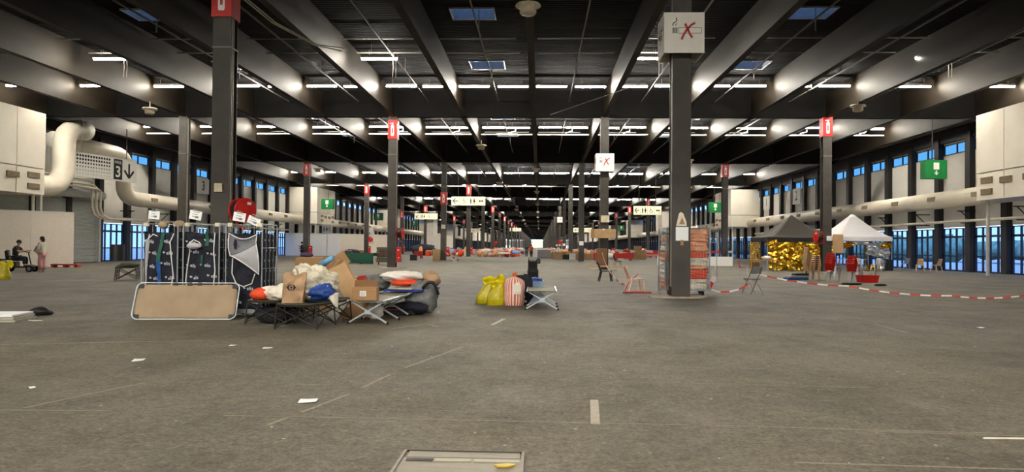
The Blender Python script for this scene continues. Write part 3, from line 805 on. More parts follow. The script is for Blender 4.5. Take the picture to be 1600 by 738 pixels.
# ------------------------------------------------------------ no-smoking cubes
def no_smoking(loc, w_, h_, label):
    t = thing('no_smoking_cube', label, 'sign', loc)             # origin at bottom centre
    d = w_
    m = MB()
    for a in (0, 1):
        m.box(-w_ / 2, w_ / 2, -d / 2 if a == 0 else d / 2 - .03, -d / 2 + .03 if a == 0 else d / 2, 0, h_)
        m.box(-w_ / 2 if a == 0 else w_ / 2 - .03, -w_ / 2 + .03 if a == 0 else w_ / 2, -d / 2 + .03, d / 2 - .03, 0, h_)
    m.build('casing', 'sign_white', t)
    m = MB()
    for p, q in (((-w_ / 2, -.27), (w_ / 2, -.27)), ((-w_ / 2, .27), (w_ / 2, .27))): m.bar((p[0], p[1], .3), (q[0], q[1], .3), .05); m.bar((p[0], p[1], h_ - .2), (q[0], q[1], h_ - .2), .05)
    m.build('support_bar', 'steel_dark', t)
    s = w_ / 1.13; f = -d / 2 - .006
    for face in range(2):
        ink = MB(); red = MB()
        def P(x, z): return (x * s, h_ / 2 + z * s)
        stroke(ink, [P(-.16, -.02), P(.48, -.02)], .012, f); stroke(ink, [P(-.16, .14), P(.48, .14)], .012, f); stroke(ink, [P(-.16, -.02), P(-.16, .14)], .012, f); stroke(ink, [P(.48, -.02), P(.48, .14)], .012, f)
        for k in range(3): ink.prism([P(-.33 + k * .05, -.02), P(-.3 + k * .05, -.02), P(-.3 + k * .05, .14), P(-.33 + k * .05, .14)], f - .002, f + .002)
        stroke(ink, [P(-.31, .19), P(-.33, .24), P(-.29, .28), P(-.23, .31), P(-.21, .36), P(-.24, .42)], .025, f); stroke(ink, [P(-.26, .19), P(-.24, .23), P(-.2, .26)], .018, f)
        stroke(red, [P(-.08, -.2), P(-.02, -.06), P(.08, .1), P(.2, .22), P(.3, .27)], .06 * s, f - .006); stroke(red, [P(.02, .25), P(.08, .12), P(.14, -.02), P(.22, -.15)], .06 * s, f - .006)
        if face == 1:
            Rz = Matrix.Rotation(-PI / 2, 4, 'Z'); ink.xf(Rz); red.xf(Rz)
        pc = ink.build('cigarette_symbol', 'ink', t); red.build('cross_stroke', 'ink_red', t)
no_smoking((COLX['B'], D1, 6.95), 1.13, 1.15, 'big white cube sign with cigarette crossed out in red')
no_smoking((COLX['B'], D1 + SY, 6.17), 1.13, 1.12, 'smaller looking white no-smoking cube, second column right of the aisle')
no_smoking((COLX['B'], D1 + SY * 5, 6.3), 1.1, 1.1, 'tiny white no-smoking cube far along the right of the aisle')

# ------------------------------------------------------------ exit signs (green prisms with a white door and arrow)
def exit_sign(loc, rz, label, s=1.0):
    t = thing('exit_sign', label, 'sign', loc, rz)
    w_, h_ = .85 * s, .7 * s
    MB().box(-w_, w_, -.12, .5 * s, -h_, h_).build('body', 'green', t)
    m = MB(); m.box(-.22 * s, .22 * s, -.13, -.122, -.02 * s, .5 * s); m.build('door_symbol', 'sign_white', t)
    m = MB(); m.prism([(-.06 * s, -.1 * s), (.06 * s, -.1 * s), (.06 * s, -.28 * s), (.2 * s, -.24 * s), (0, -.45 * s), (-.2 * s, -.24 * s), (-.06 * s, -.28 * s)], -.13, -.122); m.build('arrow_symbol', 'sign_white', t)
    MB().bar((0, .3, h_), (0, .3, ZD - loc[2]), .05).build('hanger', 'steel_dark', t)
exit_sign((24.4, 46.6, 6.42), R(6), 'green exit sign with white arrow by the right windows', .82)
exit_sign((-27.9, 96.2, 6.8), R(-8), 'green exit sign in front of the left air unit', .95)
exit_sign((-29.0, 132.0, 6.6), 0, 'dark green exit sign further along the left wall, second of three', .95)
exit_sign((-29.0, 170.0, 6.6), 0, 'green exit sign furthest along the left wall', .95)
exit_sign((23.0, 98.0, 6.8), R(8), 'green exit sign on the right air unit behind a column', .95)
exit_sign((22.5, 205.0, 6.8), R(8), 'tiny green exit sign far down the right wall', .95)

# ------------------------------------------------------------ toilet direction signs
def man(mb, x, z, h, y):
    mb.prism(circ(x, z + h * .42, h * .09, 10), y - .002, y + .002); mb.prism([(x - h * .13, z + h * .3), (x + h * .13, z + h * .3), (x + h * .1, z - h * .08), (x + h * .08, z - h * .5), (x - h * .08, z - h * .5), (x - h * .1, z - h * .08)], y - .002, y + .002)
def woman(mb, x, z, h, y):
    mb.prism(circ(x, z + h * .42, h * .09, 10), y - .002, y + .002); mb.prism([(x - h * .1, z + h * .3), (x + h * .1, z + h * .3), (x + h * .2, z - h * .18), (x + h * .07, z - h * .18), (x + h * .06, z - h * .5), (x - h * .06, z - h * .5), (x - h * .07, z - h * .18), (x - h * .2, z - h * .18)], y - .002, y + .002)
def wheelchair(mb, x, z, h, y):
    mb.prism(circ(x - h * .08, z + h * .42, h * .07, 10), y - .002, y + .002)
    stroke(mb, [(x - h * .08, z + h * .32), (x - h * .05, z), (x + h * .2, z), (x + h * .3, z - h * .3), (x + h * .38, z - h * .27)], h * .07, y); stroke(mb, [(x - h * .06, z + h * .16), (x + h * .16, z + h * .16)], h * .05, y)
    stroke(mb, circ(x + .0, z - h * .14, h * .27, 14, PI * .62, PI * 1.92), h * .06, y)
def wc_sign(loc, w_, h_, items, label):
    t = thing('toilet_direction_sign', label, 'sign', loc)
    MB().box(-w_ / 2, w_ / 2, -.1, .1, 0, h_).build('board', 'sign_cream', t)
    m = MB(); f = -.106; n = len(items); u = w_ / n; hh = h_ * .62
    for k, it in enumerate(items):
        x = -w_ / 2 + u * (k + .5); z = h_ / 2
        if it == 'left': stroke(m, [(x - .3 * u, z), (x + .3 * u, z)], .1, f); stroke(m, [(x - .02 * u, z + .32), (x - .3 * u, z), (x - .02 * u, z - .32)], .1, f)
        if it == 'downleft': stroke(m, [(x + .22, z + .26), (x - .22, z - .22)], .09, f); stroke(m, [(x - .24, z + .12), (x - .24, z - .24), (x + .12, z - .24)], .09, f)
        if it == 'people': man(m, x - .2 * u, z, hh, f); woman(m, x + .2 * u, z, hh, f)
        if it == 'chair': wheelchair(m, x, z, hh, f)
        if it == 'bar':
            for q in (-1, 1): m.prism([(x + q * .14 * u - .1 * u, z - .1), (x + q * .14 * u + .1 * u, z - .1), (x + q * .14 * u + .1 * u, z + .1), (x + q * .14 * u - .1 * u, z + .1)], f - .002, f + .002)
        if k: stroke(m, [(x - u / 2, .05), (x - u / 2, h_ - .05)], .02, f)
    m.build('pictograms', 'ink', t)
    MB().bar((-w_ * .3, 0, h_), (-w_ * .3, 0, ZD - loc[2]), .04).build('hanger', 'steel_dark', t); MB().bar((w_ * .3, 0, h_), (w_ * .3, 0, ZD - loc[2]), .04).build('hanger', 'steel_dark', t)
wc_sign((COLX['A'] - .0, D1 + SY * 3 - .5, 6.78), 4.45, 1.15, ['left', 'chair', 'people', 'bar'], 'cream toilet sign with left arrow, wheelchair and figures left of the aisle')
wc_sign((COLX['Z'] + .2, D1 + SY * 5 - .5, 6.72), 4.6, 1.2, ['downleft', 'people', 'chair', 'blank'], 'cream toilet sign with slanting arrow near the left wall')
wc_sign((14.0, D1 + SY * 3 - .5, 5.72), 3.6, 1.12, ['left', 'people', 'chair', 'bar'], 'cream toilet sign with left arrow beside the cage of orange bundles')
wc_sign((COLX['A'] + 1, D1 + SY * 9, 6.6), 4.4, 1.1, ['left', 'people', 'chair'], 'tiny cream sign far down the row left of the aisle')
wc_sign((11.5, D1 + SY * 7, 5.4), 5.0, 1.2, ['left', 'people', 'chair'], 'tiny cream sign behind the columns right of the aisle')
wc_sign((-20.5, D1 + SY * 8, 5.6), 5.0, 1.2, ['left', 'people', 'chair'], 'tiny cream sign far away between left columns')
# square toilet panel on a pole and others
def pole_sign(loc, w_, h_, zb, label, ppl=True):
    t = thing('pole_sign', label, 'sign', loc)
    MB().box(-w_ / 2, w_ / 2, -.04, .04, zb, zb + h_).build('board', 'sign_white', t)
    m = MB()
    if ppl:
        for k, fn in enumerate((man, woman, wheelchair)): fn(m, -w_ * .3 + k * w_ * .3, zb + h_ * .5, h_ * .5, -.046)
    else: stroke(m, [(-w_ * .2, zb + h_ * .5), (w_ * .2, zb + h_ * .5)], .12, -.046)
    m.build('pictograms', 'ink', t)
    MB().cyl((0, .08, 0), (0, .08, zb + h_), .05, n=8).build('pole', 'white_pipe', t)
pole_sign((-26.7, 92.0, 0), 1.2, 1.2, 2.8, 'white square toilet pictogram sign on a pole before the left partition')
pole_sign((-27.5, 118.0, 0), 1.5, 1.6, 2.6, 'pale square sign further along the left wall', False)

# ------------------------------------------------------------ hall number sign with punched dots
hs = thing('hall_number_sign', 'white hanging sign reading HALL 3 with dot pattern and arrow', 'sign', (-30.2, 50.2, 6.65), R(78))
W_, H_ = 5.9, 1.62
MB().box(-W_ / 2, W_ / 2, -.06, .06, -H_ / 2, H_ / 2).build('board', 'sign_white', hs)
m = MB()
for r in range(6):
    rad = [.085, .08, .066, .048, .034, .022][r]
    for c in range(14): m.prism(circ(-W_ / 2 + .32 + c * .23, H_ / 2 - .2 - r * .24, rad, 8), -.066, -.061)
tag(m.build('dot_pattern', 'ink', hs), kind='stuff')
MB().box(.75, 1.55, -.066, -.061, -.72, .72).build('number_field', 'ink', hs)
m = MB(); add_text(m, '3', 1.1, 1.15, -.2, -.072, .02); m.build('number_three', 'sign_white', hs)
m = MB(); add_text(m, 'HALL', .27, 1.15, .5, -.072, .004); m.build('hall_lettering', 'sign_white', hs)
m = MB(); stroke(m, [(2.2, .5), (2.2, -.5)], .17, -.064); stroke(m, [(1.75, .0), (2.2, -.52), (2.65, .0)], .17, -.064); m.build('arrow_symbol', 'ink', hs)
m = MB(); m.bar((-2.0, 0, H_ / 2), (-2.0, 0, 3.0), .05); m.bar((2.0, 0, H_ / 2), (2.0, 0, 3.0), .05); m.build('hanger', 'conduit', hs)
# wall numbers
def banner(x, y, z, s, txt, label, w_=1.7, h_=1.5):
    t = thing('wall_number', label, 'sign', (x, y, z), R(90) if s < 0 else R(-90))
    MB().box(-w_ / 2, w_ / 2, -.03, .03, -h_ / 2, h_ / 2).build('board', 'sign_white', t)
    m = MB(); add_text(m, txt, h_ * .85, 0, 0, -.036, .02); m.build('numeral', 'ink', t)
banner(XL + .45, 71.6, 7.1, -1, '3', 'white wall panel with black number 3 on the left wall', 2.6, 1.5)
banner(XR - .45, 81.9, 7.2, 1, '2', 'white wall panel with black number 2 on the right wall', 2.4, 1.7)
banner(XR - .45, 92.6, 7.1, 1, '1', 'white wall panel with black number 1 by the right air unit', 2.4, 1.6)
# small fittings on columns
def fit(name, mat, x0, x1, y0, y1, z0, z1, label, cat):
    o = MB().bbox(x0, x1, y0, y1, z0, z1, .008).build(name, mat); tag(o, label, cat); return o
fit('junction_box', 'beige_plastic', COLX['A'] - .14, COLX['A'] + .1, D1 - .33, D1 - .265, 2.95, 3.2, 'small pale junction box on the column above the cages', 'box')
fit('junction_box', 'beige_plastic', COLX['B'] - .22, COLX['B'] + .3, D1 + SY - .36, D1 + SY - .265, 3.0, 3.42, 'pale electrical box above the strapped cardboard tray', 'box')
fit('junction_box', 'beige_plastic', COLX['A'] - .2, COLX['A'] + .2, D1 + SY * 2 - .36, D1 + SY * 2 - .265, 3.1, 3.5, 'pale electrical box on the column with the carton', 'box')
fit('notice_sheet', 'paper', COLX['C'] - .05, COLX['C'] + .42, D1 + SY - .3, D1 + SY - .27, 1.95, 2.25, 'white paper notice on the column between the tents', 'notice')
for k in (2, 4, 5, 6): fit('notice_sheet', 'paper', COLX['B'] - .2, COLX['B'] + .2, D1 + SY * k - .3, D1 + SY * k - .27, 1.6, 2.0, 'small white notice on the %s column right of the aisle' % ORD[k], 'notice')

# ------------------------------------------------------------ roll cages with printed laundry bags
def cage_frame(t, w_, d_, h_, mesh_step=None, front=False):
    """posts, side bars, base and casters around local box x 0..w_, y 0..d_"""
    zb = .16
    def bars(x):
        g = MB()
        g.tube([(x, 0, zb), (x, 0, h_ - .04), (x, .04, h_), (x, d_ - .04, h_), (x, d_, h_ - .04), (x, d_, zb)], .014, 7)
        n = 4
        for k in range(1, n): g.tube([(x, d_ * k / n, zb), (x, d_ * k / n, h_)], .006, 5)
        for z in (.55, .95, 1.35): g.tube([(x, 0, z), (x, d_, z)], .006, 5)
        return g
    for x in (0, w_): bars(x).build('side_frame', 'galv', t)
    m = MB(); m.tube([(0, d_, h_), (w_, d_, h_)], .012, 6)
    for k in range(1, 6): m.tube([(w_ * k / 6, d_, zb), (w_ * k / 6, d_, h_)], .006, 5)
    for z in (.55, .95, 1.35): m.tube([(0, d_, z), (w_, d_, z)], .006, 5)
    m.build('rear_frame', 'galv', t)
    m = MB(); m.box(-.02, w_ + .02, -.02, d_ + .02, .125, .16); m.box(-.02, w_ + .02, -.03, -.005, .09, .17); m.build('base_deck', 'galv', t)
    for x in (.06, w_ - .06):
        for y in (.06, d_ - .06):
            c = MB(); c.lathe([(.02, -.018), (.06, -.018), (.062, 0), (.06, .018), (.02, .018)], 14, (x, y, .062), 'x'); o = c.build('caster_wheel', 'rubber', t)
            MB().box(x - .03, x + .03, y - .03, y + .03, .11, .13).build('caster_fork', 'galv', o)
def bird(mb, x, z, s, fn):
    for pl in ([(-.5, .1), (-.15, .45), (0, .1), (.35, .5), (.3, .05), (.6, -.05), (.2, -.25), (-.2, -.4), (-.1, -.1)],):
        mb.add([fn(x + a * s, z + b * s) for a, b in pl], [tuple(range(len(pl)))])
def laundry_cage(x, y, kind, label, rz=0.0, seed=1):
    w_, d_, h_ = .71, .8, 1.81
    t = thing('laundry_cage', label, 'roll cage', (x, y, 0), rz, None)
    cage_frame(t, w_, d_, h_)
    # lashing: cream brackets at the top
    for xx in (.02, w_ - .1): MB().bbox(xx, xx + .1, .0, .05, h_ - .05, h_ + .02, .01).build('top_clip', 'beige_plastic', t)
    def yf(u, z):          # front surface of the fabric bundle
        return -.005 - .05 * noise.noise(Vector((u * 3.2 + seed * 9, z * 2.2, seed))) - .03 * noise.noise(Vector((u * 8, z * 5 + seed, 2))) + .03 * math.cos(u * PI * 2) * .5
    zl, zt = .17, 1.66
    def front(u, v):
        z = zl + (zt - zl) * v; xx = .025 + (w_ - .05) * u
        z2 = z - (.10 * abs(math.sin(u * PI * 2 + seed)) if v > .98 else 0)
        return (xx, .03 + yf(xx, z), z2)
    m = MB(); m.grid(front, 22, 40)
    def wrap(fn, nu, nv): m.grid(fn, nu, nv)
    wrap(lambda u, v: (w_ - .025 + .015 * noise.noise(Vector((u * 4, v * 6, seed + 3))), .03 + (yf(w_ - .025, zl + (zt - zl) * v) if u < .01 else 0) + (d_ - .06) * u, zl + (zt - zl) * v - .05 * u * v), 12, 20)
    wrap(lambda u, v: (.025 - .015 * noise.noise(Vector((u * 4, v * 6, seed + 8))), d_ - .03 - (d_ - .06) * u + (yf(.025, zl + (zt - zl) * v) if u > .99 else 0), zl + (zt - zl) * v - .05 * (1 - u) * v), 12, 20)
    wrap(lambda u, v: (.025 + (w_ - .05) * u, .03 + (yf(.025 + (w_ - .05) * u, zt) if v < .01 else 0) + (d_ - .06) * v, zt - .05 * v - .08 * abs(math.sin(u * PI * 2 + seed)) * (1 - v)), 16, 8)
    wrap(lambda u, v: (w_ - .025 - (w_ - .05) * u, d_ - .03, zl + (zt - .05 - zl) * v), 4, 8)
    bag = m.build('fabric_bundle', 'navy', t, True)
    def on(xx, z, off=.008): return (xx, .03 + yf(xx, z) - off, z)
    # printed lettering and bird marks
    pr = MB(); rr_ = random.Random(seed)
    tv, tf = text('elis', .095, .001)
    for r in range(6):
        for c in range(2):
            cx = .2 + c * .32 + (-.05 if r % 2 else .03) + rr_.uniform(-.03, .03); cz = .3 + r * .235 + rr_.uniform(-.03, .03)
            if cx > w_ - .12: continue
            if kind == 3 and cz > .72 and .1 < cx < .62: continue
            a = rr_.uniform(-.25, .25); ca, sa = math.cos(a), math.sin(a)
            fn = lambda px, pz: on(px, pz)
            big = cz < 1.15
            bird(pr, cx - .085, cz + .012, .055, fn)
            if True:
                pr.add([on(cx + .03 + (p[0] * ca - p[1] * sa), cz + p[0] * sa + p[1] * ca) for p in tv], tf)
    for r in range(7):                                              # marks on the visible right side
        for c in range(3): 
            y_ = .15 + c * .22 + (.1 if r % 2 else 0); z_ = .3 + r * .2
            if y_ < d_ - .1: bird(pr, y_, z_, .06, lambda a, b: (w_ - .006, a, b))
    tag(pr.build('laundry_print', 'print_white', bag), 'white printed wordmark and birds', kind='stuff')
    pip = lambda pts, nm='white_piping', r=.011: MB().tube([on(a, b, .012) for a, b in pts], r, 6).build(nm, 'piping', bag)
    if kind == 1:
        pip([(.13, 1.6), (.08, 1.4), (.06, 1.1), (.07, .8), (.05, .5)]); pip([(.62, 1.62), (.56, 1.45), (.6, 1.1), (.63, .8), (.58, .5)]); pip([(.05, 1.46), (.2, 1.6), (.3, 1.56)])
        MB().grid(lambda u, v: on(.05 + .09 * u * (1 - v * .6), 1.5 - .85 * v, .014 + .02 * math.sin(u * 3)), 4, 10).build('lining_flap', 'lining', bag)
        MB().grid(lambda u, v: on(.31 + .07 * u, 1.2 - .95 * v, .022), 2, 12).build('strap', 'blue_strap', bag)
        MB().grid(lambda u, v: on(.3 + .07 * u + .04 * v * 0 + .1 * (1 - v), 1.62 - .55 * v, .026), 2, 12).build('strap', 'green_strap', bag)
    elif kind == 2:
        pip([(.1, 1.42), (.2, 1.5), (.3, 1.45), (.34, 1.4)]); pip([(.1, 1.42), (.12, 1.28), (.07, 1.0), (.05, .7), (.08, .4)]); pip([(.63, 1.64), (.6, 1.3), (.63, .9), (.6, .5)])
        MB().blob((.24, -.05, 1.38), (.15, .05, .055), 4, .3, 1.8).build('lining_roll', 'lining', bag, True)
        MB().grid(lambda u, v: on(.43 + .07 * u, 1.66 - .28 * v, .022), 2, 6).build('strap', 'green_strap', bag)
        MB().grid(lambda u, v: on(.36 + .03 * u, 1.2 - .2 * v, .02), 2, 6).build('strap', 'green_strap', bag)
    else:
        def lerp(p, q, t_): return (p[0] + (q[0] - p[0]) * t_, p[1] + (q[1] - p[1]) * t_)
        def top_e(u): return (.08 + .54 * u, 1.63 - .1 * math.sin(u * PI) - .02 * u)
        def diag(u): return (.1 + .5 * u, 1.2 + .24 * u ** 1.6)
        def low(u): return (.1 + .56 * u, 1.2 - .36 * u ** 1.3)
        def pocket(u, v):
            x_, z_ = lerp(top_e(u), diag(u), v); return (x_ - .03 * math.sin(v * PI) * (1 - u), -.035 + .03 * math.sin(v * PI) * math.sin(u * PI) + .012 * noise.noise(Vector((u * 5, v * 5, 3))), z_)
        def tongue(u, v):
            x_, z_ = lerp(diag(u), low(u), v); return (x_ + .04 * math.sin(v * PI) * u, -.045 - .05 * math.sin(v * PI) * u - .02 * math.sin(u * 5), z_)
        MB().grid(pocket, 16, 10, .006).build('pocket_lining', 'lining_grey', bag, True)
        MB().grid(tongue, 16, 10, .006).build('lining_flap', 'lining', bag, True)
        ed = [pocket(u / 10, 0) for u in range(11)] + [pocket(1, v / 6) for v in range(1, 6)] + [tongue(1, v / 8) for v in range(0, 9)] + [tongue(1 - u / 12, 1) for u in range(1, 12)] + [pocket(0, 1 - v / 6) for v in range(0, 6)]
        MB().tube([(a_, b_ - .008, c_) for a_, b_, c_ in ed], .011, 6, True).build('white_piping', 'piping', bag)
        MB().blob((.2, -.05, 1.42), (.03, .012, .09), 3, .3).build('dark_stain', 'navy', bag, True)
        pip([(.13, 1.15), (.12, .85), (.2, .66), (.36, .6), (.52, .66), (.58, .85)])
    return t
laundry_cage(-7.72, 14.1, 1, 'leftmost roll cage of printed navy laundry bags, blue and green straps', 0, 1)
laundry_cage(-6.90, 14.1, 2, 'middle roll cage of printed navy laundry bags, grey lining roll at top', 0, 2)
laundry_cage(-6.06, 14.1, 3, 'right roll cage of navy laundry bags with open grey lining flap', 0, 3)
def cage_note(x, y, z, w_, h_, rot, label):
    t = thing('cage_label', label, 'label', (x, y, z)); 
    Mx = Matrix.Rotation(rot, 4, 'Y')
    MB().box(0, w_, -.002, .002, 0, h_).xf(Mx).build('sheet', 'paper', t)
    m = MB()
    for k in range(4): m.box(.05, w_ - (.08 if k % 2 else .05), -.004, -.0025, h_ * .3 + k * .045, h_ * .3 + k * .045 + .012)
    m.box(w_ * .5, w_ * .75, -.004, -.0025, .03, .07); m.xf(Mx).build('print_lines', 'ink_grey', t)
    MB().tube([(0, .004, h_), (0, .004, 0), (0, .02, -.12), (.04, .03, -.14)], .004, 5).xf(Mx).build('wire', 'galv', t)
cage_note(-7.58, 14.06, 1.9, .22, .16, R(4), 'paper label above the leftmost laundry cage')
cage_note(-6.78, 14.06, 1.91, .24, .17, R(10), 'tilted paper label above the middle laundry cage')
cage_note(-5.92, 14.06, 1.88, .24, .17, R(9), 'paper label with printed lines above the right laundry cage')
cage_note(-5.67, 14.12, 1.85, .25, .15, R(22), 'steeply tilted paper label beside the hose reel')
for x, z, lb in ((-7.32, 1.78, 'cream cloth knot on the rim of the leftmost laundry cage'), (-7.0, 1.8, 'cream cloth bundle between the left and middle laundry cages')):
    tag(MB().blob((x, 14.14, z), (.1, .06, .07), int(z * 100), .35, 2.2).build('cloth_knot', 'canvas_beige', None, True), lb, 'cloth')

# leaning camp bed
cb_ = thing('leaning_camp_bed', 'beige canvas camp bed stood on its side before the laundry cages', 'camp bed', (-6.6, 13.52, 0), R(7))
tilt = Matrix.Rotation(R(-24), 4, 'X')
L, Hh = 1.88, .74
rc_ = .12; pts = []
for cx_, cz_, a0 in ((L / 2 - rc_, .015 + rc_, -PI / 2), (L / 2 - rc_, Hh - rc_, 0), (-L / 2 + rc_, Hh - rc_, PI / 2), (-L / 2 + rc_, .015 + rc_, PI)):
    pts += [(cx_ + rc_ * math.cos(a0 + k * PI / 12), 0, cz_ + rc_ * math.sin(a0 + k * PI / 12)) for k in range(7)]
MB().tube(pts, .013, 8, True).xf(tilt).build('tube_frame', 'alu', cb_, True)
def can(u, v):
    x = -L / 2 + .03 + (L - .06) * u; z = .03 + (Hh - .06) * v
    cut = .12
    dx = min(u, 1 - u) * L; dz = min(v, 1 - v) * Hh
    if dx + dz < cut:
        k = (cut - dx - dz) * .5; x += k * (1 if u < .5 else -1); z += k * (1 if v < .5 else -1)
    return (x, .01 + .012 * noise.noise(Vector((u * 5, v * 3, 1))) - .02 * math.sin(u * PI) * math.sin(v * PI), z)
MB().grid(can, 30, 14, .004).xf(tilt).build('canvas', 'canvas_beige', cb_, True)
for x in (-.86, .86):
    for z in (.07, Hh - .07): MB().box(x - .05, x + .05, -.006, .006, z - .04, z + .04).xf(tilt).build('corner_patch', 'black', cb_)
for x in (-.25, .02, .2): MB().box(x - .04, x + .04, -.012, .012, Hh - .05, Hh + .01).xf(tilt).build('loop_strap', 'black', cb_)

# black folding camp beds
def spider_bed(loc, rz, label, L=1.85, W=.8, H=.42):
    t = thing('folding_camp_bed', label, 'camp bed', loc, rz)       # length along y, front end at y = 0
    out = []
    for k in range(28):
        a = 2 * PI * k / 28; c, s = math.cos(a), math.sin(a)
        out.append((math.copysign(abs(c) ** .45, c) * W / 2, L / 2 + math.copysign(abs(s) ** .45, s) * L / 2))
    n = len(out)
    vs = [(x, y, H) for x, y in out] + [(x * .96, L / 2 + (y - L / 2) * .97, H - .035) for x, y in out] + [(0, L / 2, H - .03)]
    MB().add(vs, [tuple((k, (k + 1) % n, 2 * n)) for k in range(n)] + [(k, n + k, n + (k + 1) % n, (k + 1) % n) for k in range(n)]).build('bed_fabric', 'olive', t)
    MB().tube([(x, y, H) for x, y in out], .012, 6, True).build('rim_tube', 'steel_dark', t)
    ys = (.12, L / 2, L - .12); xs = (-W / 2 + .06, W / 2 - .06)
    for y in ys:
        for s in (-1, 1): MB().tube([(s * (W / 2 - .06), y, H - .01), (s * (W / 2 - .02), y + .0, .0)], .013, 6).build('leg', 'steel_dark', t)
        m = MB()
        for s in (-1, 1): m.tube([(s * (W / 2 - .05), y, H - .05), (-s * (W / 2 - .02), y, .03)], .011, 6)
        m.build('cross_brace', 'steel_dark', t)
    for s in (-1, 1):
        for a, b in zip(ys, ys[1:]):
            for c, d in ((a, b), (b, a)): MB().tube([(s * (W / 2 - .05), c, H - .04), (s * (W / 2 - .02), d, .03)], .011, 6).build('side_brace', 'steel_dark', t)
    return t
spider_bed((-4.08, 12.15, 0), R(-6), 'black folding camp bed in front, under the paper bag and plastic sack')
spider_bed((-4.85, 12.85, 0), R(-4), 'black folding camp bed behind left, under the orange and white bags')

# aluminium camp beds
def alu_bed(loc, rz, label, L=1.9, W=.66, H=.43, mat='canvas_grey', name='aluminium_camp_bed', group=None):
    t = thing(name, label, 'camp bed', loc, rz, group)
    MB().grid(lambda u, v: (-W / 2 + .03 + (W - .06) * u, L * v, H - .025 * math.sin(u * PI)), 8, 10, .006, (0, 0, -1)).build('canvas', mat, t, True)
    for s in (-1, 1):
        MB().tube([(s * W / 2, -.04, H), (s * W / 2, L + .04, H)], .018, 8).build('side_rail', 'alu', t)
    MB().tube([(-W / 2, 0.02, H - .01), (W / 2, .02, H - .01)], .014, 6).build('end_bar', 'steel_dark', t)
    for y in (.1, L / 2, L - .1):
        for s in (-1, 1):
            l = MB().bar((s * W / 2, y + .015 * s, H), (-s * (W / 2 + .04), y + .015 * s, .02), .028, .028).build('leg', 'alu', t)
            MB().cyl((-s * (W / 2 + .04), y + .015 * s, 0), (-s * (W / 2 + .03), y + .015 * s, .045), .022, n=8).build('foot', 'rubber', l)
        MB().bbox(-.06, .06, y - .03, y + .03, H * .42, H * .58, .01).build('hinge_plate', 'alu', t)
    return t
alu_bed((-3.08, 13.12, 0), R(-3), 'aluminium camp bed with crossed legs carrying the cardboard box')
alu_bed((.06, 16.5, 0), R(0), 'empty aluminium camp bed beside the striped and yellow bags')
alu_bed((-3.02, 15.35, 0), R(-9), 'aluminium camp bed heaped with blankets behind the cardboard box')

def lump(name, mat, c, rad, label, cat, seed=1, **k):
    z0 = c[2] - rad[2]
    m = MB(); m.blob((0, 0, 0), rad, seed, **k); lo = min(p[2] for p in m.v)
    o = m.build(name, mat, None, True, (c[0], c[1], c[2])); tag(o, label, cat); return o
# heap on the black beds
sk = thing('plastic_sack', 'big clear plastic sack of cream bedding on the front black bed', 'sack', (-4.05, 13.15, .42))
MB().blob((0, 0, .3), (.42, .36, .33), 3, .32, 2.1, 56, 36, .1, cr=.06).build('sack_body', 'plastic_white', sk, True)
MB().blob((-.18, .1, .5), (.2, .2, .15), 8, .4, 2.2, 36, 24, cr=.1).build('tied_corner', 'sack_white', sk, True)
MB().blob((.2, -.2, .17), (.24, .2, .17), 5, .3, 2.4, 36, 24, .1, cr=.06).build('blue_contents', 'plastic_blue', sk, True)
MB().grid(lambda u, v: (.2 + .34 * u, -.3 + .08 * math.sin(u * 6), .14 - .22 * v * u + .03 * math.sin(u * 8 + v * 3)), 10, 8, .004).build('loose_skirt', 'sack_white', sk, True)
pb = thing('paper_bag', 'brown kraft paper carrier bag with black supermarket emblem', 'paper bag', (-4.2, 12.5, .425), R(8))
def bagwall(s):
    def fn(u, v):
        w0, w1 = .17, .2
        wv = .17 + .02 * v; x = (-1 + 2 * u) * wv + .04 * v
        return (x, s * (.08 - .05 * v * v) + .05 * noise.noise(Vector((u * 3, v * 3, s))) + .025 * abs(noise.noise(Vector((u * 7, v * 7, s)))), .5 * v - .03 * noise.noise(Vector((u * 3, 2, 1))) * v + .03 * math.sin(u * 9) * (v > .95))
    return fn
bm_ = MB(); bm_.grid(bagwall(-1), 12, 14); bm_.grid(lambda u, v: bagwall(1)(1 - u, v), 12, 14)
bm_.grid(lambda u, v: tuple(Vector(bagwall(-1)(1, v)).lerp(Vector(bagwall(1)(1, v)), u) + Vector((-.03 * math.sin(u * PI) * v, 0, 0))), 4, 14); bm_.grid(lambda u, v: tuple(Vector(bagwall(1)(0, v)).lerp(Vector(bagwall(-1)(0, v)), u) + Vector((.03 * math.sin(u * PI) * v, 0, 0))), 4, 14)
bm_.grid(lambda u, v: tuple(Vector(bagwall(-1)(u, 0)).lerp(Vector(bagwall(1)(u, 0)), v)), 6, 2)
bm_.build('bag_body', 'kraft', pb, True)
MB().tube(arc((-.03, -.05, .48), (.04, -.08, .72), (.1, -.05, .49), 8), .008, 6).build('handle', 'kraft', pb)
em = MB(); f = -.112                                                     # two opposed arrow heads around a white letter gap
em.prism([(-.115, .27), (-.055, .345), (-.03, .345), (-.05, .31), (-.05, .23), (-.03, .195), (-.055, .195)], f - .002, f)
em.prism([(-.035, .325), (-.01, .34), (.02, .335), (.02, .205), (-.01, .2), (-.035, .215)], f - .002, f)
em.prism([(.105, .27), (.055, .335), (.03, .335), (.045, .3), (.045, .24), (.03, .2), (.05, .2)], f - .002, f)
em.v = [(p[0] * .72, p[1] - .03, .27 + (p[2] - .27) * .72) for p in em.v]; em.build('emblem', 'ink', pb)
em = MB(); stroke(em, circ(.0, .27, .028, 10, .6, 2 * PI - .6), .014, f - .034); em.build('emblem_letter', 'kraft', pb)
lump('white_bag', 'sack_white', (-4.55, 13.0, .56), (.27, .22, .16), 'crumpled white plastic bag left of the paper carrier bag', 'bag', 6, amp=.3, flat=.25, n=36, m=24, cr=.2)
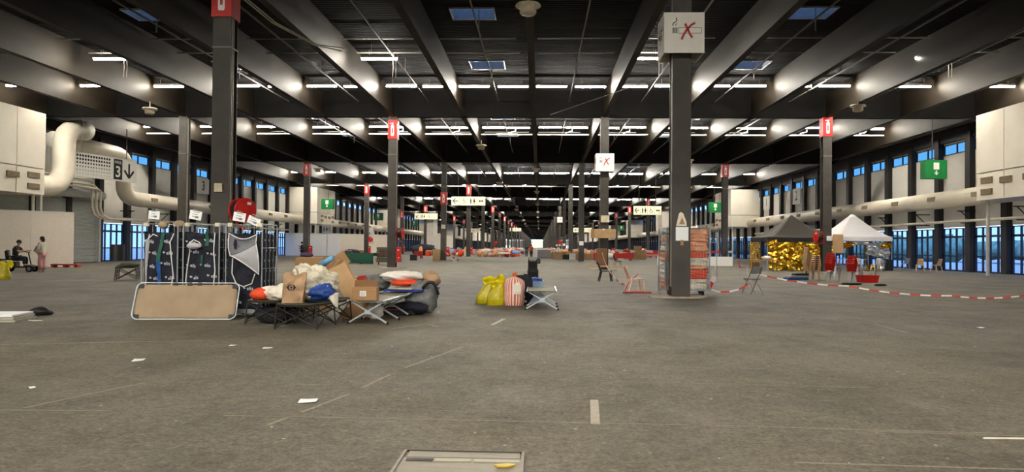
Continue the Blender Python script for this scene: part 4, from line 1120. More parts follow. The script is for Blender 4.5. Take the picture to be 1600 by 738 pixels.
ob = thing('orange_bag', 'bright orange and white bag at the left end of the rear black bed', 'bag', (-5.0, 13.1, .42))
MB().blob((0, 0, .1), (.16, .13, .12), 9, .3, 2.4, flat=.2).build('orange_half', 'orange', ob, True); MB().blob((.16, .08, .13), (.2, .15, .13), 12, .25, 2.0, flat=.2).build('white_half', 'sack_white', ob, True)
tag(MB().blob((-4.8, 13.3, .14), (.34, .3, .19), 21, .2, 1.6, flat=.3).build('dark_bag', 'dark_cloth', None, True), 'dark grey bag on the floor under the black beds', 'bag')
# dark cover next to the right cage
lump('dark_blanket', 'dark_cloth', (-5.05, 14.75, .36), (.3, .34, .38), 'black blanket heap beside the right laundry cage', 'blanket', 14, amp=.3)
# cardboard
def card(name, pts, th, mat, label, cat='cardboard'):
    a, b, c, d = [Vector(p) for p in pts]; n = (b - a).cross(d - a).normalized() * th
    m = MB().add([a, b, c, d, a + n, b + n, c + n, d + n], [(3, 2, 1, 0), (4, 5, 6, 7), (0, 1, 5, 4), (1, 2, 6, 5), (2, 3, 7, 6), (3, 0, 4, 7)])
    o = thing(name, label, cat, tuple(a)); m.v = [tuple(Vector(p) - a) for p in m.v]
    m.build('sheet', mat, o)
    e = MB(); e.bar((0, 0, 0), b - a, .012); e.bar(d - a, c - a, .012); e.build('cut_edge', 'cardboard_inner', o)
    return o
lc = thing('flattened_carton', 'long cardboard carton leaning between the two kinds of camp beds', 'carton', (-3.62, 14.25, 0))
MB().obox((0, 0, .52), (.34, .2, 1.15), Matrix.Rotation(R(-30), 3, 'Y')).build('carton_body', 'cardboard_light', lc)
MB().obox((.02, -.15, .12), (.42, .02, .26), Matrix.Rotation(R(-33), 3, 'Y')).build('carton_flap', 'cardboard', lc)
MB().obox((.17, .02, .1), (.02, .28, .3), Matrix.Rotation(R(12), 3, 'Y')).build('carton_flap', 'cardboard_inner', lc)
lb_ = thing('cardboard_box', 'tall brown cardboard box behind the plastic sack beside the cages', 'box', (-4.95, 16.0, 0))
MB().bbox(-.32, .3, -.2, .25, 0, 1.15, .01).build('box_body', 'cardboard', lb_); MB().box(-.32, .3, -.205, -.2, .5, .515).build('fold_line', 'cardboard_inner', lb_)
MB().obox((0.5, 0, 1.0), (.3, .03, .62), Matrix.Rotation(R(55), 3, 'Y')).build('open_flap', 'cardboard', lb_)
tag(MB().tube([(-4.95, 15.3, .04), (-4.1, 15.1, 1.13)], .07, 12).build('cardboard_roll', 'cardboard', None, True), 'brown cardboard roll slanting up behind the plastic sack', 'roll')
MB_ = MB().tube([(-4.52, 15.16, 1.0), (-4.22, 14.98, 1.16)], [.07, .055], 12)
tag(MB_.build('blue_sheet_roll', 'blue_light', None, True), 'light blue rolled sheet on top of the cardboard', 'roll')
rs = thing('striped_parcel', 'small red and white striped parcel behind the cardboard flap', 'parcel', (-6.6, 23.4, .0))
MB().bbox(-.28, .28, -.2, .2, 0, .75, .02).build('parcel_body', 'sack_white', rs)
for k in range(3): MB().box(-.285, .285, -.206, -.2, .3 + k * .16, .38 + k * .16).build('stripe', 'tape_red', rs)
lump('clothes_bundle', 'purple_cloth', (-5.1, 16.05, 1.2), (.15, .12, .05), 'purple clothes bundle on top of the tall cardboard box', 'clothes', 31)
# box and bedding on the aluminium beds
cx = thing('cardboard_box', 'small cardboard box with white label on the aluminium camp bed', 'box', (-3.14, 13.3, .435), R(3))
MB().bbox(-.22, .22, -.13, .15, 0, .23, .006).build('box_body', 'cardboard', cx); MB().box(-.08, .035, -.134, -.13, .07, .165).build('address_label', 'paper', cx)
m = MB()
for k in range(3): m.box(-.07, .02, -.137, -.1345, .09 + k * .022, .097 + k * .022)
m.build('label_print', 'ink_grey', cx)
MB().obox((-.02, .17, .28), (.42, .012, .13), Matrix.Rotation(R(-15), 3, 'X')).build('open_flap', 'cardboard_inner', cx); MB().box(-.22, .22, -.131, -.129, .195, .2).build('tape_strip', 'cardboard_light', cx)
lump('red_shawl', 'pink_cloth', (-3.4, 14.3, .5), (.16, .3, .16), 'pinkish red cloth hanging left of the small cardboard box', 'cloth', 41, amp=.35)
bz = thing('camp_mat', 'blue mat with grey edge lying on the rear aluminium bed', 'mat', (-2.85, 15.4, .46), R(-9))
MB().bbox(-.42, .42, 0, 1.3, 0, .04, .01).build('mat_layer', 'blue_deep', bz); MB().bbox(-.3, .2, -.02, .9, .042, .07, .01).build('mat_layer', 'canvas_grey', bz)
oc = lump('orange_cushion', 'orange', (-2.85, 15.75, .62), (.33, .2, .075), 'flat orange cushion on the rear aluminium bed', 'cushion', 43, amp=.15)
lump('white_sheet', 'white_cloth', (-3.0, 16.1, .74), (.46, .3, .13), 'white sheet heap on top of the orange cushion', 'sheet', 44, amp=.25, n=36, m=22, cr=.2)
lump('beige_bag', 'kraft', (-2.4, 16.3, .68), (.2, .17, .17), 'crumpled beige bag at the right end of the blanket heap', 'bag', 45, amp=.3, n=30, m=20, cr=.25)
lump('grey_clothes', 'grey_cloth', (-3.55, 16.2, .62), (.28, .25, .16), 'grey and white clothes at the left end of the blanket heap', 'clothes', 46, amp=.35, n=30, m=20, cr=.25)
lump('red_clothes', 'red_dull', (-3.85, 16.4, .6), (.22, .2, .14), 'red clothes behind the small cardboard box', 'clothes', 47, amp=.35)
lump('yellow_cloth', 'yellow_bag', (-4.0, 16.3, .55), (.1, .12, .09), 'yellow green cloth at the far left of the blanket heap', 'cloth', 48)
lump('white_bag_under_bed', 'white_cloth', (-3.1, 13.9, .16), (.17, .16, .17), 'white bag on the floor under the aluminium camp bed', 'bag', 51, amp=.3, flat=.1)
lump('rubbish_sack', 'grey_cloth', (-2.5, 15.7, .31), (.33, .28, .33), 'shiny dark grey rubbish sack right of the aluminium beds', 'sack', 52, amp=.3, flat=.08, n=40, m=26, cr=.25)
MBh = MB().tube(arc((-2.45, 15.5, .52), (-2.2, 15.4, .85), (-2.12, 15.5, .4), 10), .035, 8); tag(MBh.build('bag_handle_roll', 'black', None, True), 'black rolled bag handle arched over the rubbish sack', 'handle')
su = thing('suitcase', 'dark suitcase with red trim lying under the aluminium beds', 'suitcase', (-2.95, 15.1, 0), R(4))
MB().bbox(-.38, .42, -.16, .2, .02, .22, .03).build('shell', 'dark_cloth', su); MB().tube([(-.36, -.165, .12), (.4, -.165, .12)], .008, 6).build('trim', 'tape_red', su)
MB().lathe([(.01, -.02), (.05, -.02), (.05, .02), (.01, .02)], 12, (.33, -.17, .06), 'y').build('wheel', 'rubber', su)
lump('navy_bag', 'navy', (-2.62, 15.15, .13), (.36, .22, .15), 'navy bag sagging in front of the rubbish sack', 'bag', 53, amp=.2, flat=.15)

# ------------------------------------------------------------ centre group
def yellow_bag(loc, s, seed, label, lean):
    t = thing('yellow_bag', label, 'bag', loc)
    def body(u, v):
        a_ = 2 * PI * u; c, q = math.cos(a_), math.sin(a_)
        prof = (.9 + .5 * v) if v < .25 else (1.025 - .66 * max(0, (v - .25) / .75) ** 1.4)
        wob = 1 + .13 * noise.noise(Vector((c * 1.6, q * 1.6, v * 3 + seed))) + .09 * (.4 - abs(noise.noise(Vector((c * 3.5, q * 3.5, v * 2.5 + seed)))))
        return (c * .245 * prof * wob * s + lean * v * v * .55 * s, q * .2 * prof * wob * s, .56 * v * s)
    m = MB(); m.grid(body, 36, 20); m.slab([body(k / 36, 0)[:2] for k in range(36)], 0.0, .01); m.build('bag_body', 'yellow_bag', t, True)
    for k, (x, y, w_, h_, tl) in enumerate(((-.08, -.03, .4, .24, -.05), (.1, .04, .34, .27, .35))):
        e = MB()
        def ear(u, v):
            ww = (.6 + .5 * v) if v < .7 else (.95 - 1.1 * (v - .7))
            p = (u - .5) * w_ * ww
            return (x * s * (1 - .3 * (1 - v)) + lean * .55 * s + (p + tl * v * h_) * s, (y + .05 * math.sin(u * 6 + k * 2 + 2 * v) + .03 * math.sin(v * 5)) * s, (.44 + h_ * v * (.85 + .15 * math.sin(u * PI)) - .02 * math.sin(u * PI * 2 + k)) * s)
        e.grid(ear, 12, 10, .012); e.build('knotted_ear', 'yellow_ear', t, True)
yellow_bag((-1.33, 18.45, 0), 1.0, 61, 'yellow plastic bag standing at the back left of the pair', .3)
yellow_bag((-1.05, 17.95, 0), .9, 62, 'yellow plastic bag in front, touching the striped bag', .22)
sb_ = thing('striped_bag', 'orange and white striped bag with knotted top beside the yellow bags', 'bag', (-.6, 17.9, 0))
def sbag(u, v):
    a = 2 * PI * u; c, s = math.cos(a), math.sin(a)
    k = 1 - .88 * max(0, (v - .78) / .22) ** 2.2; k *= .88 + .12 * min(1, v * 8)
    rx = .25 * k; ry = .17 * max(.12, k)
    wb = 1 + .05 * noise.noise(Vector((c * 2, s * 2, v * 4)))
    return (math.copysign(abs(c) ** .82, c) * rx * wb, math.copysign(abs(s) ** .82, s) * ry * wb, .7 * v)
NB = 52
for st in range(2):
    m = MB()
    for j in range(NB):
        if j % 2 == st: m.grid(lambda u, v: sbag((j + u) / NB, v), 1, 14)
    o = m.build('white_stripes' if st == 0 else 'orange_stripes', 'stripe_pale' if st == 0 else 'stripe_orange', sb_, True); tag(o, kind='stuff')
MB().slab([(.2 * math.cos(a), .12 * math.sin(a)) for a in [2 * PI * k / 16 for k in range(16)]], 0, .02).build('bag_bottom', 'white_cloth', sb_)
MB().blob((0, 0, .73), (.06, .04, .07), 66, .4).build('knot', 'stripe_orange', sb_, True)
tag(MB().prism([(-.02, .28), (.16, .28), (.17, .5), (.1, .56), (.02, .54), (-.03, .46)], -.176, -.170).build('printed_patch', 'sack_white', sb_), 'pale printed patch')
nb = thing('navy_bag', 'navy laundry bag with white print between striped bag and clear crate', 'bag', (-.36, 18.3, 0))
MB().blob((0, 0, .36), (.22, .2, .37), 67, .22, 1.8, 22, 16, .05).build('bag_body', 'navy', nb, True); MB().blob((-.05, -.02, .66), (.14, .1, .07), 68, .4).build('knotted_top', 'black', nb, True)
m = MB(); bird(m, -.02, .2, .09, lambda a, b: (a, -.215, b)); bird(m, .03, .08, .08, lambda a, b: (a, -.2, b)); m.build('bird_mark', 'piping', nb)
cr = thing('clear_crate', 'translucent plastic crate with blue cloth beside the navy bag', 'crate', (-.12, 18.75, 0))
m = MB(); w0, w1, d0, d1, hh = .17, .22, .22, .28, .56
vs = [(-w0, -d0, 0), (w0, -d0, 0), (w0, d0, 0), (-w0, d0, 0), (-w1, -d1, hh), (w1, -d1, hh), (w1, d1, hh), (-w1, d1, hh)]
m.add(vs, [(0, 3, 2, 1), (0, 1, 5, 4), (1, 2, 6, 5), (2, 3, 7, 6), (3, 0, 4, 7)]); m.build('crate_shell', 'clear_crate', cr)
MB().tube([(-w1, -d1, hh), (w1, -d1, hh), (w1, d1, hh), (-w1, d1, hh)], .014, 6, True).build('rim', 'clear_crate', cr)
MB().blob((0, 0, .56), (.2, .24, .09), 69, .35, 2.2).build('cloth_contents', 'blue_deep', cr, True)
# pair of loudspeakers and the box beyond
def loud(loc, w_, h_, label, panel):
    t = thing('loudspeaker', label, 'loudspeaker', loc)
    MB().bbox(-w_ / 2, w_ / 2, -.16, .16, 0, h_, .03).build('cabinet', 'black', t)
    MB().box(-w_ / 2 + .04, w_ / 2 - .04, -.168, -.16, .04, h_ - .1).build('grille', 'rubber', t)
    if panel:
        MB().bbox(-.12, .12, -.165, .1, h_ - .07, h_ + .01, .01).build('control_panel', 'ink_grey', t)
        m = MB(); m.bar((-w_ / 2 + .01, 0, h_), (-w_ / 2 + .01, 0, h_ + .06), .025); m.bar((w_ / 2 - .01, 0, h_), (w_ / 2 - .01, 0, h_ + .06), .025); m.bar((-w_ / 2 + .01, 0, h_ + .05), (w_ / 2 - .01, 0, h_ + .05), .02); m.build('carry_handle', 'black', t)
    else: MB().bar((-.1, -.175, h_ - .06), (.1, -.175, h_ - .06), .02).build('carry_handle', 'black', t)
loud((-.24, 28.4, 0), .42, .56, 'lower black loudspeaker of the stacked pair in the aisle', False)
loud((-.25, 28.4, .562), .36, .38, 'upper black loudspeaker with grey panel, on the stacked pair', True)
bb = thing('equipment_case', 'small black case alone in the aisle beyond the loudspeakers', 'case', (-.15, 62.5, 0))
MB().bbox(-.24, .24, -.2, .2, 0, .4, .03).build('case_body', 'black', bb); MB().box(.03, .06, -.206, -.2, .12, .28).build('latch', 'ink_grey', bb); MB().box(-.25, .25, -.21, .21, .29, .31).build('seam', 'rubber', bb)

# ------------------------------------------------------------ cage of orange bundles behind the right column
oc_ = thing('wire_cage', 'tall wire roll cage packed with orange bundles behind the column', 'roll cage', (3.82, 22.35, 0), R(7))
w_, d_, h_ = 1.32, .85, 2.02
for x in (0, w_):
    for y in (0, d_): MB().tube([(x, y, .12), (x, y, h_)], .022, 7).build('corner_post', 'galv', oc_)
def meshpanel(a, b, name):
    m = MB(); a, b = Vector(a), Vector(b); n = max(2, int((b - a).length / .09))
    for k in range(n + 1): p = a.lerp(b, k / n); m.bar((p.x, p.y, .17), (p.x, p.y, h_), .006)
    nz = 20
    for k in range(nz + 1): z = .17 + (h_ - .17) * k / nz; m.bar((a.x, a.y, z), (b.x, b.y, z), .006)
    tag(m.build(name, 'galv', oc_), kind='stuff')
meshpanel((0, 0, 0), (w_, 0, 0), 'front_mesh'); meshpanel((0, 0, 0), (0, d_, 0), 'side_mesh'); meshpanel((w_, 0, 0), (w_, d_, 0), 'side_mesh'); meshpanel((0, d_, 0), (w_, d_, 0), 'rear_mesh')
for z in (.17, h_): MB().tube([(0, 0, z), (w_, 0, z), (w_, d_, z), (0, d_, z)], .02, 6, True).build('rail', 'galv', oc_)
MB().box(0, w_, 0, d_, .13, .16).build('base_deck', 'galv', oc_)
for x in (.09, w_ - .18, w_ - .05):
    c = MB().lathe([(.02, -.025), (.075, -.025), (.078, 0), (.075, .025), (.02, .025)], 14, (x, .1 if x != w_ - .05 else d_ - .1, .078), 'x').build('caster_wheel', 'rubber', oc_)
MB().bbox(-.07, -.03, -.05, .0, .3, 1.15, .01).build('door_latch', 'galv', oc_)
rq = random.Random(19); zz = .17; k = 0
while zz < 1.9:
    hgt = rq.choice((.12, .16, .2))
    for c in range(2):
        mt = rq.choice(['orange_light', 'orange_light', 'orange', 'orange_light', 'sack_white', 'orange_light', 'sack_white']); k += 1
        m = MB().blob((.34 + c * .63 + rq.uniform(-.02, .02), .42, zz + hgt / 2), (.335, .4, hgt * .62), 70 + k, .2, 2.3, 40, 18, box=.55, cr=.16)
        o = tag(m.build('orange_bundle', mt, None, True), None, 'bundle', 'bundles in the wire cage'); o.location = (3.82, 22.35, 0); o.rotation_euler = (0, 0, R(7))
        lay = (k + 1) // 2
        o['label'] = '%s bundle in the wire cage, %s layer from the floor, %s half' % ({'orange_light': 'pale orange wrapped', 'orange': 'deep orange wrapped', 'sack_white': 'white wrapped'}[mt], (ORDW[lay - 1] if lay > 1 else 'lowest'), 'left' if c == 0 else 'right')
    zz += hgt
MB().grid(lambda u, v: (w_ + .015 + .02 * noise.noise(Vector((u * 5, v * 5, 1))), d_ * u, .2 + 1.75 * v), 8, 14).build('plastic_film', 'film', oc_)
# open cage door swung to the right
dr = MB()
for x in (0, .55): dr.tube([(x, 0, .12), (x, 0, 1.95)], .014, 6)
dr.tube([(0, 0, 1.95), (.55, 0, 1.95)], .014, 6); dr.tube([(0, 0, 1.6), (.55, 0, 1.6)], .01, 6)
for k in range(3): dr.tube([(.14 * (k + 1), 0, 1.6), (.14 * (k + 1), 0, 1.95)], .006, 5)
dr.xf(Matrix.Translation((w_ + .02, d_, 0)) @ Matrix.Rotation(R(8), 4, 'Z')); dr.build('swing_gate', 'galv', oc_)
# notices and coat hanger on the column
nn = thing('column_notice', 'white paper notice taped to the column before the wire cage', 'notice', (COLX['B'], D1 - .28, 1.9))
MB().box(-.16, .2, -.004, .002, -.27, .12).build('sheet', 'paper', nn); MB().box(-.02, .06, -.006, .0, -.4, -.25).build('tape_strip', 'cardboard', nn)
hp = thing('paper_triangle', 'folded plastic sleeve hanging above the paper notice', 'sleeve', (COLX['B'], D1 - .28, 2.05))
m = MB(); m.prism([(-.15, 0), (.15, 0), (.14, .12), (.05, .36), (-.02, .4), (-.07, .36)], -.01, .0); m.build('sleeve', 'sack_white', hp)
m = MB(); m.prism([(-.07, .05), (.1, .05), (.02, .25)], -.016, -.011); m.build('brown_insert', 'cardboard', hp)

# ------------------------------------------------------------ chairs
def monobloc(loc, rz, label, mat, name='plastic_chair', group=None, z=0):
    t = thing(name, label, 'chair', (loc[0], loc[1], z), rz, group)       # faces -y
    MB().grid(lambda u, v: (-.22 + .44 * u, -.22 + .42 * v, .43 + .015 * math.cos((u - .5) * PI) * -1 + .02 * (1 - v)), 8, 6, .02, (0, 0, -1)).build('seat', mat, t, True)
    MB().grid(lambda u, v: ((-.2 + .4 * u) * (1 - .18 * v), .2 + .16 * v - .05 * math.cos((u - .5) * PI), .43 + .42 * v - .03 * (abs(u - .5) * 2) ** 2 * v), 8, 8, .02).build('backrest', mat, t, True)
    for sx in (-1, 1):
        for sy in (-1, 1):
            MB().tube([(sx * .2, sy * .19, .42), (sx * .24, sy * .24 + (.05 if sy > 0 else 0), 0)], [.03, .022], 6).build('leg', mat, t)
    return t
monobloc((3.05, 23.6), R(100), 'pale pink plastic chair wrapped in tape, left of the wire cage', 'plastic_pink')
m = MB(); m.tube([(2.62, 23.3, .02), (3.0, 23.2, .03), (3.5, 23.3, .02), (3.1, 23.5, .03), (2.7, 23.4, .02)], .02, 5); tag(m.build('tape_tangle', 'tape_red', None, True), 'red tape tangled round the feet of the pink chair', 'tape')
m = MB(); m.tube([(2.7, 23.5, .05), (2.8, 23.4, .3), (3.0, 23.35, .5), (3.1, 23.4, .6)], .016, 5); tag(m.build('tape_tangle', 'tape_red', None, True), 'red tape strand climbing the pink chair', 'tape')
monobloc((2.78, 31.1), R(92), 'dark green plastic chair before the strapped cardboard column', 'black', name='dark_plastic_chair')
def strap_tray():
    t = thing('cardboard_tray', 'long cardboard tray tied to the second column right of the aisle', 'box', (COLX['B'] - .1, D1 + SY - .45, 2.0))
    MB().bbox(-.75, .8, -.1, .14, 0, .56, .01).build('tray_body', 'cardboard_light', t); MB().box(-.75, -.52, -.104, -.1, .0, .56).build('end_flap', 'cardboard', t); MB().prism([(-.05, .5), (.1, .5), (.08, .58), (.0, .6)], -.12, -.11).build('tape_patch', 'paper', t)
strap_tray()
tag(MB().bbox(COLX['B'] - .5, COLX['B'] + .15, D1 + SY - .62, D1 + SY - .5, .35, 1.35, .02).build('brown_board', 'cardboard_inner'), 'brown board leaning on the column under the cardboard tray', 'board')
tag(MB().bbox(COLX['B'] - 1.1, COLX['B'] + 1.2, D1 + SY - .78, D1 + SY - .62, .2, .3, .01).build('wooden_plank', 'cardboard_light'), 'wooden plank lying across at the column foot', 'plank')
# folding chair wrapped in barrier tape
fc = thing('folding_chair', 'grey and black folding chair tied to the barrier tape', 'chair', (6.75, 23.7, 0), R(-62))
for s in (-1, 1):
    MB().tube([(s * .2, -.25, 0), (s * .2, .0, .45), (s * .19, .2, .85)], .012, 6).build('back_leg', 'steel_dark', fc); MB().tube([(s * .17, .28, 0), (s * .17, .05, .3), (s * .17, -.2, .46)], .012, 6).build('front_leg', 'galv', fc)
MB().bbox(-.2, .2, -.22, .16, .45, .48, .02).build('seat', 'steel_dark', fc)
MB().grid(lambda u, v: (-.22 + .44 * u, .12 + .09 * v + .04 * (1 - (2 * u - 1) ** 2), .62 + .24 * v - .06 * (2 * u - 1) ** 2 * v), 8, 6, .018).build('backrest', 'grey_cloth', fc, True)
m = MB(); m.bar((-.2, -.2, .08), (.2, -.2, .08), .015); m.bar((-.17, .22, .08), (.17, .22, .08), .015); m.build('stretcher', 'galv', fc)
def shell_chair(loc, rz, label, mat='red', group=None, z=0.0, name='shell_chair', legs='galv'):
    t = thing(name, label, 'chair', (loc[0], loc[1], z), rz, group)
    MB().grid(lambda u, v: ((-.21 + .42 * u), -.22 + .44 * v, .44 - .03 * math.sin(u * PI) + .05 * max(0, v - .8)), 8, 6, .012, (0, 0, -1)).build('seat', mat, t, True)
    MB().grid(lambda u, v: ((-.2 + .4 * u) * (1 - .12 * v * v), .2 + .12 * v - .05 * math.sin(u * PI), .45 + .38 * v), 8, 6, .012).build('backrest', mat, t, True)
    for sx in (-1, 1):
        for sy in (-1, 1): MB().tube([(sx * .17, sy * .15, .43), (sx * .22, sy * .22, 0)], .011, 6).build('leg', legs, t)
    return t
rc = shell_chair((10.7, 39.2), R(75), 'single red chair with metal legs left of the black tent')
shell_chair((-23.2, 86.6), R(-90), 'tiny red chair near the cream partition on the left', 'red')
shell_chair((5.75, 54.5), R(100), 'black chair with thin legs right of the strapped column', 'black', None, 0, 'shell_chair', 'steel_dark')
# stack of beige chairs and stacks of red chairs by the tents
for k in range(9):
    monobloc((12.6 + .012 * k, 34.8 + .0 * k), R(100), 'beige plastic chair in the leaning stack, %s' % ('lowest' if k == 0 else ('topmost' if k == 8 else '%s from below' % ORD[k])), 'plastic_beige', 'stacked_plastic_chair', 'leaning stack of beige chairs', .085 * k)
for k in range(6):
    shell_chair((13.35 + .02 * k, 34.3), R(128), 'red chair in the left red stack, %s' % ('lowest' if k == 0 else ('topmost' if k == 5 else '%s from below' % ORD[k])), 'red', 'left stack of red chairs', .085 * k, 'stacked_red_chair')
for k in range(5):
    shell_chair((14.0 + .02 * k, 33.5), R(130), 'red chair in the right red stack, %s' % ('lowest' if k == 0 else ('topmost' if k == 4 else '%s from below' % ORD[k])), 'red', 'right stack of red chairs', .08 * k, 'stacked_red_chair')
for k in range(4):
    shell_chair((12.95, 35.6), R(200), 'black chair behind the chair stacks, %s' % ('lowest' if k == 0 else ('topmost' if k == 3 else '%s from below' % ORD[k])), 'black', 'black chairs behind the stacks', .09 * k, 'stacked_black_chair', 'steel_dark')
# things on the floor around the stacks
lm = thing('blue_mat', 'folded blue mat with white edge lying left of the chair stacks', 'mat', (11.85, 34.6, 0), R(5))
MB().bbox(-.5, .45, -.3, .3, 0, .12, .03).build('mat_layer', 'blue_strap', lm); MB().bbox(-.35, .5, -.2, .35, .125, .2, .03).build('mat_layer', 'canvas_grey', lm); MB().bbox(-.1, .55, -.15, .3, .205, .3, .03).build('mat_layer', 'dark_cloth', lm)
bsk = thing('red_basket', 'red plastic crate on the floor right of the chair stacks', 'crate', (14.2, 32.6, 0), R(10))
m = MB(); m.add([(-.36, -.2, 0), (.36, -.2, 0), (.36, .2, 0), (-.36, .2, 0), (-.4, -.24, .3), (.4, -.24, .3), (.4, .24, .3), (-.4, .24, .3)], [(0, 3, 2, 1), (0, 1, 5, 4), (1, 2, 6, 5), (2, 3, 7, 6), (3, 0, 4, 7)]); m.build('shell', 'red', bsk)
MB().tube([(-.4, -.24, .3), (.4, -.24, .3), (.4, .24, .3), (-.4, .24, .3)], .02, 6, True).build('rim', 'red', bsk); MB().tube([(.36, 0, .3), (.38, 0, .9)], .012, 6).build('stick', 'steel_dark', bsk)
tag(MB().blob((12.55, 30.2, .05), (.42, .18, .06), 81, .2, 1.5, flat=.2).build('black_mat', 'black', None, True), 'larger flat black bag on the floor before the red chairs', 'bag')
tag(MB().blob((13.4, 29.6, .04), (.24, .1, .05), 82, .2, 1.5, flat=.2).build('black_cloth_piece', 'black', None, True), 'small flat black item alone on the floor at the right', 'cloth')
# chairs by the right windows
monobloc((26.4, 50.3), R(200), 'beige plastic chair by the right windows, nearer the post', 'plastic_beige'); monobloc((25.5, 50.6), R(160), 'beige plastic chair by the right windows, left of its twin', 'plastic_beige')
shell_chair((26.9, 55.5), R(180), 'blue grey chair standing against the right glass doors', 'ink_grey')

# ------------------------------------------------------------ tents
def tent(loc, rz, W, D, he, hp, mat, vmat, label, ridge=0.0):
    t = thing('pop_up_tent', label, 'tent', loc, rz)               # front-left corner at origin
    cx, cy = W / 2, D / 2
    N = 10
    def slope(a, b, pa, pb):
        m = MB()
        def fn(u, v):
            e = Vector(a).lerp(Vector(b), u); p = Vector(pa).lerp(Vector(pb), u); q = e.lerp(p, v)
            q.z = he + (hp - he) * (v ** 1.35) - .05 * math.sin(u * PI) * (1 - v) * .6
            return q
        return m.grid(fn, 12, 10, .01, (0, 0, -1))
    A, B, C, Dd = (0, 0, he), (W, 0, he), (W, D, he), (0, D, he); p0, p1 = (cx - ridge, cy, hp), (cx + ridge, cy, hp)
    for a, b, q, r in ((A, B, p0, p1), (B, C, p1, p1), (C, Dd, p1, p0), (Dd, A, p0, p0)): slope(a, b, q, r).build('canopy_panel', mat, t, True)
    for a, b, n in ((A, B, (0, -.01, 0)), (B, C, (.01, 0, 0)), (C, Dd, (0, .01, 0)), (Dd, A, (-.01, 0, 0))):
        MB().grid(lambda u, v: Vector(a).lerp(Vector(b), u) + Vector((0, 0, -.05 * math.sin(u * PI) * .6 - .27 * v)) + Vector(n) * (1 + math.sin(u * 22) * v), 20, 3, .006, Vector(n) * 100).build('valance', vmat, t)
    for x, y in ((0.03, .03), (W - .03, .03), (W - .03, D - .03), (.03, D - .03)):
        l = MB().bar((x, y, 0), (x, y, he), .05).build('pole', 'galv', t); MB().box(x - .08, x + .08, y - .08, y + .08, 0, .012).build('foot_plate', 'galv', l)
    return t
def foil(name, mat, fn, nu, nv, label, seed):
    jr = random.Random(seed)
    def g(u, v):
        p = Vector(fn(min(1, max(0, u + jr.uniform(-.3, .3) / nu)) if 0 < u < 1 else u, v)); n = noise.noise(Vector((u * 5 + seed, v * 4, 0))) * .16 + abs(noise.noise(Vector((u * 3.5 + v * 2, v * 4 - u, seed)))) * .24 + jr.uniform(-.035, .035)
        return p + Vector((0, n, 0))
    nu, nv = max(5, nu * 5 // 9), max(4, nv * 5 // 9); gm = MB().grid(g, nu, nv); gm.f = [t_ for k_, q_ in enumerate(gm.f) for t_ in (((q_[0], q_[1], q_[2]), (q_[0], q_[2], q_[3])) if k_ % 2 else ((q_[0], q_[1], q_[3]), (q_[1], q_[2], q_[3])))]; o = gm.build(name, mat, None, False); tag(o, label, 'foil sheet'); return o
tent((15.0, 49.4, 0), R(4), 4.5, 3.0, 2.2, 3.75, 'tent_black', 'tent_valance', 'black pop-up tent walled with gold foil')
tent((20.2, 51.4, 0), R(4), 4.0, 3.2, 2.3, 3.9, 'tent_white', 'tent_white', 'white pop-up tent with silver foil, right of the column', .12)
foil('gold_foil_sheet', 'gold_foil', lambda u, v: (15.1 + 2.25 * u, 49.3 + .16 * u, .02 + 1.86 * v), 36, 30, 'gold foil wall of the black tent, left sheet', 1)
foil('gold_foil_sheet', 'gold_foil', lambda u, v: (17.3 + 2.2 * u, 49.46 + .16 * u, .02 + 1.86 * v), 36, 30, 'gold foil wall of the black tent, right sheet', 2)
tag(MB().grid(lambda u, v: (14.9 - .2 * u + .08 * noise.noise(Vector((u * 6, v * 5, 3))), 50.6 + 1.8 * u, .02 + 1.85 * v), 20, 24).build('gold_foil_sheet', 'gold_foil'), 'gold foil curtain on the left side of the black tent', 'foil sheet')
foil('gold_foil_scrap', 'gold_foil', lambda u, v: (15.0 + .75 * u - .2 * v, 49.25, 1.55 + .3 * v + .2 * u), 12, 8, 'gold foil scrap gathered under the left corner of the black tent', 5)
foil('silver_foil_sheet', 'silver_foil', lambda u, v: (22.5 + 1.6 * u, 51.75 + .1 * u, .75 + 1.15 * v + .35 * (1 - u) * (1 - v)), 26, 22, 'silver foil sheet hanging at the right end of the white tent', 6)
foil('silver_foil_sheet', 'silver_foil', lambda u, v: (23.2 + .95 * u, 51.85, .02 + .72 * v), 16, 14, 'silver foil low sheet at the right foot of the white tent', 7)
foil('gold_foil_scrap', 'gold_foil', lambda u, v: (20.45 + 1.1 * u, 51.4, 1.35 + .55 * v + .35 * u * (1 - v)), 14, 10, 'gold foil rag under the left corner of the white tent', 8)
foil('gold_foil_scrap', 'gold_foil', lambda u, v: (23.45 + .7 * u, 51.62, 1.55 + .35 * v), 12, 8, 'gold foil rag under the right corner of the white tent', 9)
foil('gold_foil_scrap', 'gold_foil', lambda u, v: (22.4 + .8 * u, 51.6, .02 + .35 * v), 12, 8, 'gold foil heap on the floor under the white tent', 10)
foil('silver_foil_rag', 'silver_foil', lambda u, v: (21.2 + 1.3 * u, 51.5, 1.75 + .2 * v), 14, 6, 'tattered silver foil strip under the white tent valance', 11)
tag(MB().bbox(23.7, 24.15, 51.45, 51.65, 0, .75, .03).build('black_bag', 'black'), 'black bag at the right foot of the white tent', 'bag')
def table(loc, rz, w_, d_, h_, mat, label, legs='galv'):
    t = thing('folding_table', label, 'table', loc, rz)
    MB().bbox(-w_ / 2, w_ / 2, -d_ / 2, d_ / 2, h_ - .04, h_, .008).build('table_top', mat, t)
    for sx in (-1, 1):
        for sy in (-1, 1): MB().bar((sx * (w_ / 2 - .1), sy * (d_ / 2 - .07), 0), (sx * (w_ / 2 - .1), sy * (d_ / 2 - .07), h_ - .04), .03).build('leg', legs, t)
